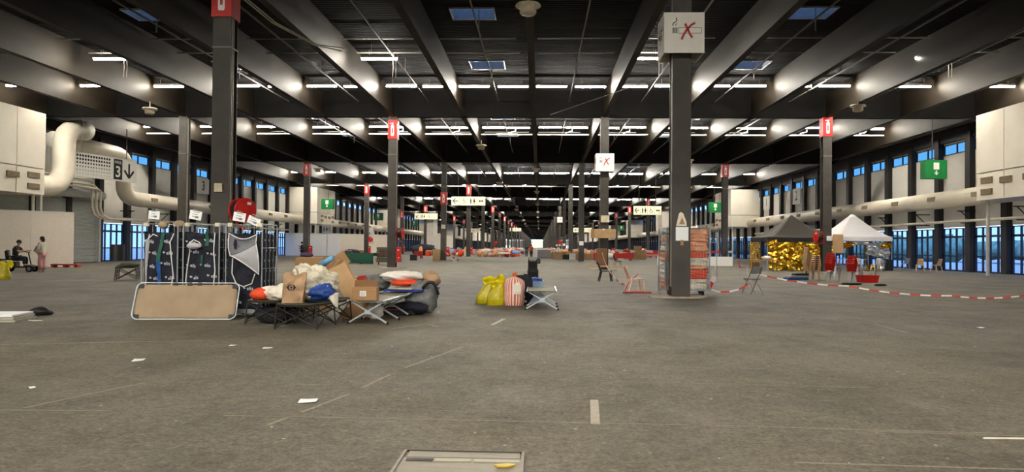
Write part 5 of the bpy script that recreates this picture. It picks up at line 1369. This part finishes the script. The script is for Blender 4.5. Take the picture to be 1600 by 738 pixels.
table((21.8, 52.8, 0), R(3), 2.0, .8, .76, 'white', 'white table under the white tent'); table((14.0, 46.6, 0), R(5), 1.5, .7, .74, 'cardboard', 'brown table in front of the black tent, left side', 'steel_dark')
lump('white_parcel', 'sack_white', (14.1, 46.6, .86), (.3, .2, .13), 'crumpled white parcel on the brown table', 'parcel', 85)
monobloc((22.6, 50.6), R(185), 'white plastic chair in front of the white tent, right one', 'white'); monobloc((21.5, 50.8), R(150), 'white plastic chair in front of the white tent, left one', 'white')
tag(MB().bbox(18.11, 18.75, 46.4, 46.46, 1.2, 2.35, .01).build('cardboard_sign', 'cardboard_light'), 'blank cardboard sheet hung between column and white tent', 'cardboard')
tag(MB().bbox(13.4, 13.8, 47.0, 47.4, 0, .6, .01).build('small_box', 'cardboard'), 'cardboard box under the brown table', 'box')
# white screens and low wall at the far right behind the tent
tag(MB().box(9.5, 15.5, 60.0, 60.1, 0, .75).build('low_white_board', 'white'), 'low white board left of the black tent', 'board')

# ------------------------------------------------------------ barrier tape
def tape(pts, label, sag=.1, seg=.27, wd=.042):
    t = thing('barrier_tape', label, 'tape', pts[0]); o = Vector(pts[0]); red = MB(); wht = MB()
    P = []
    for a, b in zip(pts, pts[1:]):
        a, b = Vector(a), Vector(b); n = max(2, int((b - a).length / seg))
        for k in range(n): u = k / n; P.append(a.lerp(b, u) - Vector((0, 0, sag * 4 * u * (1 - u))))
    P.append(Vector(pts[-1]))
    for k, (a, b) in enumerate(zip(P, P[1:])): (red if k % 2 else wht).bar(a - o, b - o, .006, wd)
    for mb, nm, mt in ((red, 'red_bands', 'tape_red'), (wht, 'white_bands', 'tape_white')): tag(mb.build(nm, mt, t), kind='stuff')
tape([(6.9, 23.7, .62), (9.3, 22.6, .32), (12.0, 22.0, .1), (14.4, 22.4, .12), (16.5, 23.6, .28)], 'red and white barrier tape sweeping from the folding chair to the right edge', .08)
tape([(5.5, 23.4, .9), (5.45, 23.2, .55), (5.3, 23.3, .2)], 'barrier tape end hanging beside the wire cage', 0, .17, .14)
tape([(5.4, 23.4, .12), (6.0, 23.6, .06), (6.6, 23.6, .3)], 'barrier tape between the wire cage and the folding chair', .05, .3, .05)
tape([(-12.2, 56.0, .3), (-16.5, 66.0, .5), (-19.0, 74, .9), (-22.8, 86, .9)], 'thin barrier tape stretched across the left half floor', .1, .8, .1)
tape([(3.9, 23.5, .02), (3.2, 28.0, .02), (2.9, 31.2, .5), (3.9, 46.2, 1.1)], 'barrier tape trailing from the pink chair to the strapped column', .1, .5, .06)
tape([(9.0, 88.0, 1.1), (13.0, 92.0, 1.0), (17.8, 97.0, 1.1), (25.0, 97.0, 1.0)], 'red barrier tape behind the cartons on the right', .1, 1.4, .3)
tape([(-9.5, 72.0, 1.0), (-7.9, 70.8, .1), (-7.6, 71.0, .05)], 'tape end trailing from the third column left of the aisle', 0, .3, .12)

# ------------------------------------------------------------ people
def skin(name, V, Ed, mat, parent, sub=2):
    me = bpy.data.meshes.new(name); me.from_pydata([v[:3] for v in V], Ed, []); me.materials.append(MATS[mat])
    o = bpy.data.objects.new(name, me); col.objects.link(o); o.parent = parent
    md = o.modifiers.new('skin', 'SKIN'); md.use_smooth_shade = True
    sv = me.skin_vertices[0].data
    for i, v in enumerate(V):
        r = v[3] if isinstance(v[3], tuple) else (v[3], v[3]); sv[i].radius = r; sv[i].use_root = (i == 0)
    ss = o.modifiers.new('sub', 'SUBSURF'); ss.levels = sub; ss.render_levels = sub
    return o
def person(loc, rz, label, J, cl, name='person'):
    """J: joints in local space (x right, y forward); cl: colours. One continuous body; clothing and hair over it."""
    t = thing(name, label, 'person', loc, rz)
    V = []; E = []; ix = {}
    def add(k, p, r, par=None):
        ix[k] = len(V); V.append(tuple(p) + (r,))
        if par: E.append((ix[par], ix[k]))
    add('pel', J['pel'], (.13, .1)); add('chest', J['chest'], (.15, .1), 'pel'); add('neck', J['neck'], .05, 'chest')
    h = Vector(J['head']); n = Vector(J['neck']); add('jaw', n.lerp(h, .55), (.06, .075), 'neck'); add('head', h, (.078, .095), 'jaw'); add('crown', h + Vector((0, 0, .085)), (.055, .07), 'head')
    for s in 'LR':
        add('sh' + s, J['sh' + s], .062, 'chest'); add('el' + s, J['el' + s], .043, 'sh' + s); add('wr' + s, J['wr' + s], .028, 'el' + s)
        a, b = Vector(J['el' + s]), Vector(J['wr' + s]); d = (b - a).normalized(); sd = d.cross(Vector((0, 0, 1))); sd = sd.normalized() if sd.length > .1 else Vector((1, 0, 0))
        add('pm' + s, b + d * .07, (.034, .022), 'wr' + s)
        for q in range(4):
            o_ = sd * (.024 * (q - 1.5)); L_ = (.06, .072, .066, .05)[q]; add('f%d%s' % (q, s), b + d * .1 + o_, .010, 'pm' + s); add('g%d%s' % (q, s), b + d * (.1 + L_) + o_ * 1.1 - Vector((0, 0, .02)), .008, 'f%d%s' % (q, s))
        add('th' + s, b + d * .06 + sd * .055, .010, 'wr' + s)
        add('hp' + s, J['hp' + s], .085, 'pel'); add('kn' + s, J['kn' + s], .058, 'hp' + s); add('an' + s, J['an' + s], .038, 'kn' + s); f = Vector(J['to' + s]); add('to' + s, f, .032, 'an' + s)
    skin('body', V, E, cl['skin'], t)
    # face
    fw = Vector(J.get('face', (0, 1, 0))).normalized(); rt = fw.cross(Vector((0, 0, 1))).normalized()
    fc_ = MB()
    for s in (-1, 1): fc_.blob(h + fw * .088 + rt * .032 * s + Vector((0, 0, .01)), (.012, .012, .009), 1, 0, 1, 8, 6)
    fc_.build('eyes', 'ink', t, True); MB().blob(h + fw * .1 + Vector((0, 0, -.015)), (.013, .013, .022), 1, 0, 1, 8, 6).build('nose', cl['skin'], t, True)
    MB().blob(h + fw * .09 + Vector((0, 0, -.055)), (.022, .022, .006), 1, 0, 1, 8, 6).build('mouth', 'red_dull', t, True)
    for s in (-1, 1): MB().blob(h + rt * .085 * s, (.014, .02, .03), 1, 0, 1, 8, 6).build('ear', cl['skin'], t, True)
    hm = MB(); hm.blob(h - fw * .022 + Vector((0, 0, .045)), (.098, .108, .1), 2, .08, 2, 16, 12); 
    if cl.get('bun'): hm.blob(h - fw * .09 + Vector((0, 0, -.03)), (.085, .06, .1), 3, .1, 2, 12, 10)
    hm.build('hair', 'hair', t, True)
    # shirt with sleeves
    VV = [tuple(Vector(J['pel']) + Vector((0, 0, cl.get('hem', 0)))) + (cl.get('rp', (.165, .13)),), tuple(J['chest']) + ((.18, .13),), tuple(Vector(J['neck']) - Vector((0, 0, .04))) + (.07,)]; EE = [(0, 1), (1, 2)]
    for s in 'LR':
        i = len(VV); VV.append(tuple(J['sh' + s]) + (.08,)); el = Vector(J['el' + s]); VV.append(tuple(Vector(J['sh' + s]).lerp(el, .98 if cl['sleeve'] > .5 else .7)) + (.065,)); EE += [(1, i), (i, i + 1)]
        if cl['sleeve'] > .5: VV.append(tuple(el.lerp(Vector(J['wr' + s]), .92)) + (.052,)); EE.append((i + 1, i + 2))
    skin('shirt', VV, EE, cl['shirt'], t)
    VV = [tuple(J['pel']) + ((.16, .125),)]; EE = []
    for s in 'LR':
        i = len(VV); VV += [tuple(J['hp' + s]) + (.105,), tuple(J['kn' + s]) + (.085 if not cl.get('wide') else .11,), tuple(Vector(J['an' + s]) + Vector((0, 0, .02))) + (.06 if not cl.get('wide') else .12,)]; EE += [(0, i), (i, i + 1), (i + 1, i + 2)]
    skin('trousers', VV, EE, cl['legs'], t)
    for s in 'LR':
        a, b = Vector(J['an' + s]), Vector(J['to' + s]); skin('shoe', [tuple(Vector((a.x, a.y, b.z)) - (b - a).normalized() * .03) + (.045,), tuple(b) + (.042,)], [(0, 1)], cl['shoe'], t, 1)
    return t
STAND = dict(pel=(0, 0, .92), chest=(0, 0, 1.26), neck=(0, .01, 1.46), head=(0, .03, 1.58), shL=(-.18, 0, 1.38), shR=(.18, 0, 1.38), elL=(-.24, .0, 1.12), elR=(.24, .0, 1.12),
             wrL=(-.1, .2, 1.0), wrR=(.1, .2, 1.0), hpL=(-.09, 0, .86), hpR=(.09, 0, .86), knL=(-.1, .02, .48), knR=(.1, .02, .48), anL=(-.1, -.02, .09), anR=(.1, -.02, .09), toL=(-.11, .13, .04), toR=(.11, .13, .04))
# standing woman facing left (local forward = -x in the hall)
person((-24.05, 34.95, 0), R(84), 'standing person in cream top and pink trousers by the scooter', STAND, dict(skin='skin', shirt='cream_knit', legs='pink_trousers', shoe='cream_knit', sleeve=1, hem=-.14, rp=(.2, .16), wide=True, bun=True))
# seated rider facing right
SIT = dict(pel=(0, -.05, .72), chest=(0, .02, 1.06), neck=(0, .1, 1.27), head=(0, .15, 1.4), shL=(-.2, .03, 1.18), shR=(.2, .03, 1.18), elL=(-.24, .26, .98), elR=(.24, .26, .96), wrL=(-.16, .48, 1.02), wrR=(.18, .5, .98),
           hpL=(-.1, 0, .68), hpR=(.1, 0, .68), knL=(-.13, .42, .68), knR=(.13, .42, .68), anL=(-.13, .42, .34), anR=(.13, .42, .34), toL=(-.13, .57, .3), toR=(.13, .57, .3))
SX, SYY = -25.1, 34.6
person((SX, SYY, 0), R(-78), 'seated person in black shirt riding the mobility scooter', SIT, dict(skin='skin', shirt='black', legs='denim', shoe='black', sleeve=0))
tag(MB().obox((SX + .78, SYY + .32, 1.12), (.02, .22, .3), Matrix.Rotation(R(28), 3, 'Y')).build('document_sheet', 'ink_grey'), 'grey sheet held up by the person on the scooter', 'sheet')
st = thing('mobility_scooter', 'black four wheeled mobility scooter with grey rear box', 'scooter', (SX, SYY, 0), R(-78))
MB().bbox(-.26, .26, -.5, .75, .2, .27, .03).build('platform', 'black', st); MB().bbox(-.24, .24, -.45, .1, .27, .5, .04).build('motor_cover', 'black', st)
MB().bbox(-.22, .22, -.2, .25, .52, .6, .03).build('seat', 'black', st)
MB().grid(lambda u, v: (-.22 + .44 * u, -.28 - .06 * v + .04 * math.cos((u - .5) * PI), .56 + .5 * v - .08 * (2 * u - 1) ** 2 * v), 8, 8, .06, (0, -1, 0)).build('backrest', 'black', st, True)
MB().bbox(-.24, .24, -.95, -.5, .22, .56, .03).build('rear_box', 'ink_grey', st); MB().bbox(-.25, .25, -.96, -.49, .56, .62, .02).build('box_lid', 'black', st); MB().box(-.03, .03, -.958, -.952, .24, .54).build('box_strap', 'rubber', st)
for sx in (-1, 1):
    for y, r in ((-.35, .19), (.72, .16)):
        wl = MB().lathe([(.05, -.05), (r * .9, -.05), (r, -.03), (r, .03), (r * .9, .05), (.05, .05)], 18, (sx * .29, y, r), 'x').build('wheel', 'rubber', st); MB().lathe([(.02, -.055), (r * .5, -.055), (r * .5, .055), (.02, .055)], 12, (sx * .29, y, r), 'x').build('rim', 'ink_grey', wl)
MB().tube([(0, .7, .25), (0, .62, .6), (0, .55, .92)], .03, 8).build('tiller', 'steel_dark', st); MB().tube([(-.26, .48, .98), (-.1, .56, .93), (.1, .56, .93), (.26, .48, .98)], .018, 6).build('handlebar', 'rubber', st)
MB().bbox(-.14, .14, .6, .85, .26, .36, .04).build('front_fender', 'ink_grey', st)
for sx in (-1, 1): MB().bar((sx * .25, -.2, .75), (sx * .25, .15, .77), .05).build('armrest', 'rubber', st)
# person by the bluish partition and two far figures
person((-22.9, 70.6, 0), R(100), 'person in black beside the column before the bluish partition', dict(STAND, wrL=(-.12, .24, 1.3), wrR=(.1, .22, 1.05)), dict(skin='skin', shirt='black', legs='denim', shoe='black', sleeve=1))
person((-1.75, 101.5, 0), R(8), 'far person in dark clothes walking down the aisle', dict(STAND, knR=(.1, .12, .5)), dict(skin='skin_dark', shirt='dark_cloth', legs='denim', shoe='black', sleeve=1))
person((-1.0, 92.0, 0), R(-10), 'far person in orange vest and dark trousers in the aisle', dict(STAND, knL=(-.1, .12, .5)), dict(skin='skin', shirt='orange', legs='dark_cloth', shoe='black', sleeve=0))

# ------------------------------------------------------------ left and near floor objects
fl = thing('board_stack', 'stack of flat white boards on the floor at the left edge', 'boards', (-9.75, 13.0, 0), R(12))
for k in range(3): MB().bbox(-.9, .42 - .03 * k, -.3 + .02 * k, .55, .045 * k, .045 * k + .035, .006).build('board', 'paper' if k == 2 else 'canvas_grey', fl)
tag(MB().tube([(-9.25, 13.1, .01), (-9.1, 13.0, .01), (-8.95, 13.05, .01)], .008, 5).build('loose_string', 'sack_white'), 'loose white string beside the stack of boards', 'string')
tag(MB().blob((-9.72, 14.1, .06), (.2, .14, .1), 90, .3).build('dark_cloth_heap', 'black', None, True), 'small black cloth behind the stack of boards', 'cloth')
yellow_bag((-20.5, 27.6, 0), 1.0, 91, 'yellow plastic bag cut by the left edge of the picture', .1)
tb = spider_bed((-15.75, 27.6, 0), R(20), 'low folding stool bed with clutter left of the laundry cages', 1.1, .8, .5)
lump('stool_clutter', 'olive', (-15.9, 28.1, .58), (.4, .3, .1), 'dark clutter lying on the low stool bed', 'clutter', 92, amp=.4)
tr = thing('red_trolley', 'low red pallet dolly at the foot of the white partition', 'dolly', (-27.2, 41.6, 0), R(6))
MB().bbox(-.75, .75, -.25, .25, .12, .2, .02).build('deck', 'red_dull', tr)
for x in (-.65, .0, .65): MB().bbox(x - .08, x + .08, -.22, .22, 0, .12, .01).build('foot', 'red_dull', tr)
tag(MB().grid(lambda u, v: (XL + .45 + .05 * math.sin(u * 9), 56.0 + 2.0 * u, .02 + 1.3 * v), 12, 6, .01, (1, 0, 0)).build('black_sheet', 'black'), 'black sheet covering the lower glass beside the shutter', 'sheet')
for x, y, rz, w_, d_, lb in ((-4.83, 8.79, .3, .13, .09, 'white paper scrap on the floor below the leaning camp bed'), (-2.08, 6.64, .15, .16, .07, 'white paper scrap on the floor left of the floor hatch'),
                            (-3.69, 9.97, .1, .13, .05, 'white paper scrap in front of the black camp beds'), (-4.92, 7.04, .8, .05, .04, 'tiny white paper scrap at the far left foreground'),
                            (-4.26, 10.18, .1, .09, .05, 'small white paper scrap below the right laundry cage'), (8.1, 13.9, .2, .1, .05, 'small white scrap alone on the right foreground floor')):
    ca, sa = math.cos(rz), math.sin(rz)
    m = MB().grid(lambda u, v: ((u - .5) * w_ * 1.0, (v - .5) * d_ * 2, .006 + .008 * (u * u + v * (1 - u))), 4, 4); m.xf(Matrix.Translation((x, y, 0)) @ Matrix.Rotation(rz, 4, 'Z')); tag(m.build('paper_scrap', 'paper'), lb, 'paper')
tag(MB().tube([(3.35, 5.72, .006), (3.8, 5.73, .008), (4.3, 5.68, .006), (4.35, 5.72, .006)], .01, 5).build('string_strand', 'sack_white'), 'pale string strand lying on the right foreground floor', 'string')
# floor hatch
fh_ = thing('floor_hatch', 'worn metal floor hatch with slotted strip in the foreground', 'hatch', (-.47, 4.4, 0))
MB().box(-.43, .37, -.5, .42, .001, .004).build('cover_plate', 'metal_cover', fh_); MB().box(-.41, .35, .63, .69, .001, .004).build('rear_plate', 'metal_cover', fh_)
MB().box(-.41, .35, .55, .69, .001, .006).build('rear_plate_edge', 'metal_cover', fh_)
MB().box(-.4, -.22, .46, .52, .002, .006).build('dark_slot', 'metal_dark', fh_); MB().box(-.21, .03, .46, .52, .002, .008).build('bright_strip', 'canvas_grey', fh_); MB().box(.05, .35, .46, .52, .002, .008).build('bright_strip', 'canvas_grey', fh_)
MB().box(-.43, .37, .4, .55, .0005, .003).build('slot_bed', 'metal_cover', fh_)
for x in (-.45, .36): MB().box(x, x + .02, -.5, .7, 0, .012).build('frame_rail', 'metal_cover', fh_)
MB().box(-.45, .38, .69, .705, 0, .01).build('frame_rail', 'metal_dark', fh_)
tag(MB().slab([(-.28, 4.76), (-.2, 4.8), (-.14, 4.78), (-.19, 4.73), (-.26, 4.73)], .01, .02).build('yellow_scrap', 'yellow'), 'small yellow scrap lying on the floor hatch', 'scrap')

# ------------------------------------------------------------ mid distance, left
gb = thing('green_screen', 'dark green tarpaulin bed stood on its side beyond the camp beds', 'camp bed', (-13.75, 56.0, 0), R(-12))
MB().grid(lambda u, v: (-1.15 + 2.3 * u, .03 * noise.noise(Vector((u * 4, v * 3, 2))), .05 + .75 * v), 18, 8, .02).build('tarpaulin', 'green_strap', gb, True)
MB().tube([(-1.17, 0, .02), (1.17, 0, .02), (1.17, 0, .82), (-1.17, 0, .82)], .02, 6, True).build('tube_frame', 'olive', gb); MB().bar((-.9, -.04, .65), (.3, -.04, .1), .05).build('fold_brace', 'olive', gb); MB().box(.1, .35, -.1, .0, 0, .07).build('foot', 'black', gb)
for k in range(7):
    o = thing('folded_camp_bed', 'folded dark green camp bed on the trolley, %s' % ('lowest' if k == 0 else ('topmost' if k == 6 else '%s from below' % ORD[k])), 'camp bed', (-11.35, 54.2, .42 + .125 * k), R(3), 'folded beds on the trolley')
    MB().bbox(-.6 + .02 * (k % 2), .55, -.3, .3, 0, .09, .02).build('bed_pad', 'olive', o); MB().tube([(-.62, -.31, .1), (.57, -.31, .1)], .015, 6).build('rail', 'steel_dark', o)
tl = thing('flat_trolley', 'flat trolley under the folded green camp beds', 'trolley', (-11.35, 54.2, 0), R(3))
MB().bbox(-.65, .6, -.32, .32, .18, .22, .01).build('deck', 'steel_dark', tl); MB().bbox(-.6, .55, -.3, .3, .22, .41, .02).build('bed_pad', 'olive', tl)
for x in (-.45, .45): MB().lathe([(.03, -.03), (.09, -.03), (.09, .03), (.03, .03)], 12, (x, -.2, .09), 'x').build('caster_wheel', 'rubber', tl)
def carton(x, y, w_, d_, h_, label, rz=0, z=0, mat='cardboard', group=None):
    t = thing('carton', label, 'box', (x, y, z), rz, group)
    MB().bbox(-w_ / 2, w_ / 2, -d_ / 2, d_ / 2, 0, h_, .01).build('box_body', mat, t); MB().box(-.04, .04, -d_ / 2 - .004, -d_ / 2, h_ * .3, h_ - .01).build('tape_strip', 'cardboard_light', t)
carton(-9.95, 71.4, .75, .5, 1.1, 'tall carton at the foot of the third column left of the aisle', 0, 0, 'cardboard_light')
bc = thing('equipment_case', 'small black case alone on the floor left of the carton column', 'case', (-12.2, 71.5, 0))
MB().bbox(-.33, .33, -.25, .25, 0, .55, .03).build('case_body', 'black', bc); MB().box(-.34, .34, -.26, .26, .4, .42).build('seam', 'rubber', bc)
lump('bundle_heap', 'dark_cloth', (-24.8, 97.0, .35), (1.1, .5, .45), 'dark heap of bundles at the foot of the cream partition', 'bundles', 95, amp=.4, flat=.1); lump('bundle_heap', 'cardboard_inner', (-23.7, 98.2, .3), (.6, .4, .4), 'brown heap beside the dark bundles at the cream partition', 'bundles', 96, amp=.4, flat=.1)
lump('flat_heap', 'dark_cloth', (-22.2, 100.5, .18), (1.2, .5, .24), 'low dark heap right along the cream partition foot', 'bundles', 97, amp=.4, flat=.1)
lump('covered_heap', 'dark_cloth', (-17.0, 108.0, .8), (1.8, 1.0, .95), 'large dark covered heap before the left partition, mid distance', 'heap', 98, amp=.3, flat=.1)
# ------------------------------------------------------------ cartons on the right, mid distance
k = 0
for x, y, z, w_, h_ in ((10.7, 91, 0, .75, .6), (11.4, 90.8, 0, .7, .65), (12.0, 90.9, 0, .7, .6), (12.6, 90.6, 0, .75, .55), (11.0, 91, .61, .7, .55), (11.9, 90.9, .66, .7, .6), (12.6, 90.7, .56, .7, .55), (12.0, 90.9, 1.27, .9, .35)):
    k += 1; carton(x, y, w_, .6, h_, 'carton in the small pile right of the aisle, %s' % ['bottom far left', 'bottom second', 'bottom third', 'bottom far right', 'upper left', 'upper middle', 'upper right', 'flat one on top'][k - 1], rnd.uniform(-.1, .1), z, 'cardboard_light', 'cartons in the small pile')
# ------------------------------------------------------------ crowded far camp: beds, blankets, cartons, crates
bedp = alu_bed((-4.6, 97.0, 0), R(90), 'far camp bed in the crowded rows left of the aisle', mat='canvas_grey', name='far_camp_bed', group='far beds left of the aisle')
blp = tag(MB().blob((0, 0, .1), (.8, .32, .12), 7, .35, 2.2, 14, 8, .2).build('blanket', 'white_cloth', None, True, (-4.6, 97.3, .43)), 'far blanket heap in the crowded rows left of the aisle', 'blanket', 'far blankets left of the aisle')
mats_b = ['white_cloth', 'orange_light', 'red_dull', 'pink_cloth', 'blue_light', 'sack_white', 'cardboard_light', 'plastic_beige']
rq = random.Random(23)
spots = []
for k in range(72):
    y = 98 + k * 1.9 + rq.uniform(0, 1); spots.append((rq.uniform(-8.3, -3.4 + .004 * y), y, 'left'))
for k in range(64):
    y = 99 + k * 2.2 + rq.uniform(0, 1); spots.append((rq.uniform(.6, 8.5), y, 'right'))
for k in range(14):
    spots.append((rq.uniform(-20, -11), 112 + k * 5, 'far left'))
for x, y, side in spots:
    phr = {'left': 'left of the aisle', 'right': 'right of the aisle', 'far left': 'between the two left column rows'}[side]
    mt = rq.choice(mats_b); key = 'blanket_' + mt
    b_ = blp.copy(); col.objects.link(b_); b_.data = bpy.data.meshes.get(key) or blp.data.copy(); b_.data.name = key; b_.data.materials[0] = MATS[mt]
    b_.location = (x, y, .43); b_.rotation_euler = (0, 0, rq.uniform(-.3, .3)); b_.scale = (rq.uniform(.8, 1.2), 1, rq.uniform(1.2, 3.4))
    cn = {'white_cloth': 'white', 'orange_light': 'orange', 'red_dull': 'red', 'pink_cloth': 'pink', 'blue_light': 'pale blue', 'sack_white': 'cream', 'cardboard_light': 'brown', 'plastic_beige': 'beige'}[mt]
    dup(bedp, (x + .9, y, 0), R(90) + rq.uniform(-.2, .2), 'far camp bed under a %s blanket heap %s' % (cn, phr), 'far beds with %s blankets %s' % (cn, phr))
    b_['label'] = '%s blanket heap on a far camp bed %s' % (cn, phr); b_['group'] = '%s far blankets %s' % (cn, phr)
for k in range(16):
    x = 2.0 + (k % 6) * .9 + rq.uniform(-.2, .2); y = 84 + (k // 6) * 4 + rq.uniform(-1, 1)
    if k in (2, 9): tag(MB().bbox(x - .35, x + .35, y - .3, y + .3, 0, .7, .02).build('white_tub', 'white'), 'white tub among the far cartons, %s one' % ('nearer' if k == 2 else 'farther'), 'tub')
    elif k in (1, 7): tag(MB().bbox(x - .5, x + .5, y - .3, y + .3, 0, .55, .05).build('storage_box', 'black'), 'dark trunk among the far cartons, %s one' % ('nearer' if k == 1 else 'farther'), 'trunk')
    else: carton(x, y, .85, .7, rq.uniform(.6, .95), 'brown carton in the far line right of the aisle', rq.uniform(-.2, .2), 0, rq.choice(['cardboard', 'cardboard_light']), 'far cartons right of the aisle')
clut = {}
for k in range(230):
    side = 'left of the aisle' if k % 2 else 'right of the aisle'
    y = 88 + 90 * rq.random() ** 1.3; x = rq.uniform(-9.0, -3.2) if k % 2 else rq.uniform(1.2, 9.5)
    if k % 2 and y < 97: y += 10
    if k >= 150:
        side = 'between the left columns' if k % 2 else 'before the right doors'; y = rq.uniform(98, 150) if k % 2 else rq.uniform(101, 150); x = rq.uniform(-20.5, -10.5) if k % 2 else rq.uniform(9.5, 16.5)
    mt = rq.choice(mats_b + ['orange_light', 'orange', 'sack_white', 'cardboard_light']); shape = k % 3
    if (mt, shape) not in clut:
        m = MB()
        if shape == 0: m.bbox(-.35, .35, -.3, .3, 0, .6, .02)
        elif shape == 1: m.blob((0, 0, .3), (.42, .34, .34), k, .35, 2.0, 12, 8, .12)
        else: m.blob((0, 0, .4), (.28, .28, .42), k, .3, 2.0, 12, 8, .05)
        me = m.build('clutter', mt, None, shape > 0); clut[(mt, shape)] = me.data; bpy.data.objects.remove(me)
    nm = ('clutter_box', 'clothes_heap', 'stuffed_sack')[shape]
    o = bpy.data.objects.new(nm, clut[(mt, shape)]); col.objects.link(o); o.location = (x, y, 0); o.rotation_euler = (0, 0, rq.uniform(0, 3)); o.scale = (1, 1, rq.uniform(.9, 1.7))
    cn = {'white_cloth': 'white', 'orange_light': 'pale orange', 'orange': 'orange', 'red_dull': 'red', 'pink_cloth': 'pink', 'blue_light': 'pale blue', 'sack_white': 'cream', 'cardboard_light': 'brown', 'plastic_beige': 'beige'}[mt]
    tag(o, 'small %s %s in the far clutter %s' % (cn, ('box', 'clothes heap', 'stuffed sack')[shape], side), ('box', 'clothes', 'sack')[shape], 'far %s %s %s' % (cn, nm, side))
wt = thing('white_counter', 'pale grey plastic counter far down the aisle beside the cartons', 'counter', (.55, 90.0, 0))
MB().bbox(-.8, .8, -.5, .5, 0, 1.05, .04).build('counter_body', 'lining', wt); MB().bbox(-.9, .9, -.6, .6, 1.05, 1.15, .04).build('counter_top', 'white', wt); MB().box(.1, .45, -.51, -.5, .25, .85).build('front_panel', 'canvas_grey', wt)
def barrier(x, y, w_, label):
    t = thing('red_barrier', label, 'barrier', (x, y, 0))
    MB().bbox(-w_ / 2, w_ / 2, -.15, .15, .25, .8, .05).build('barrier_panel', 'red', t)
    for q in (-1, 1): MB().bbox(q * w_ * .35 - .15, q * w_ * .35 + .15, -.25, .25, 0, .25, .02).build('foot', 'red_dull', t)
barrier(6.6, 80.5, 1.5, 'red plastic barrier left part behind the third right column'); barrier(9.2, 81.5, 2.2, 'red plastic barrier right part behind the third right column')
barrier(17.5, 107.0, 4.4, 'long red plastic barrier far right of the cartons')
m = thing('grey_bench', 'grey metal bench row before the far right glass doors', 'bench', (15.5, 99, 0)); MB().bbox(-2.2, 2.2, -.3, .3, .4, .5, .03).build('seat', 'canvas_grey', m)
for q in (-1.8, 0, 1.8): MB().bar((q, 0, 0), (q, 0, .4), .08).build('leg', 'steel_dark', m)
barrier(-13.8, 84.0, 1.0, 'small red box barrier left of the third left column'); barrier(-20.6, 97.0, 1.0, 'small red box barrier by the fourth left wall column')
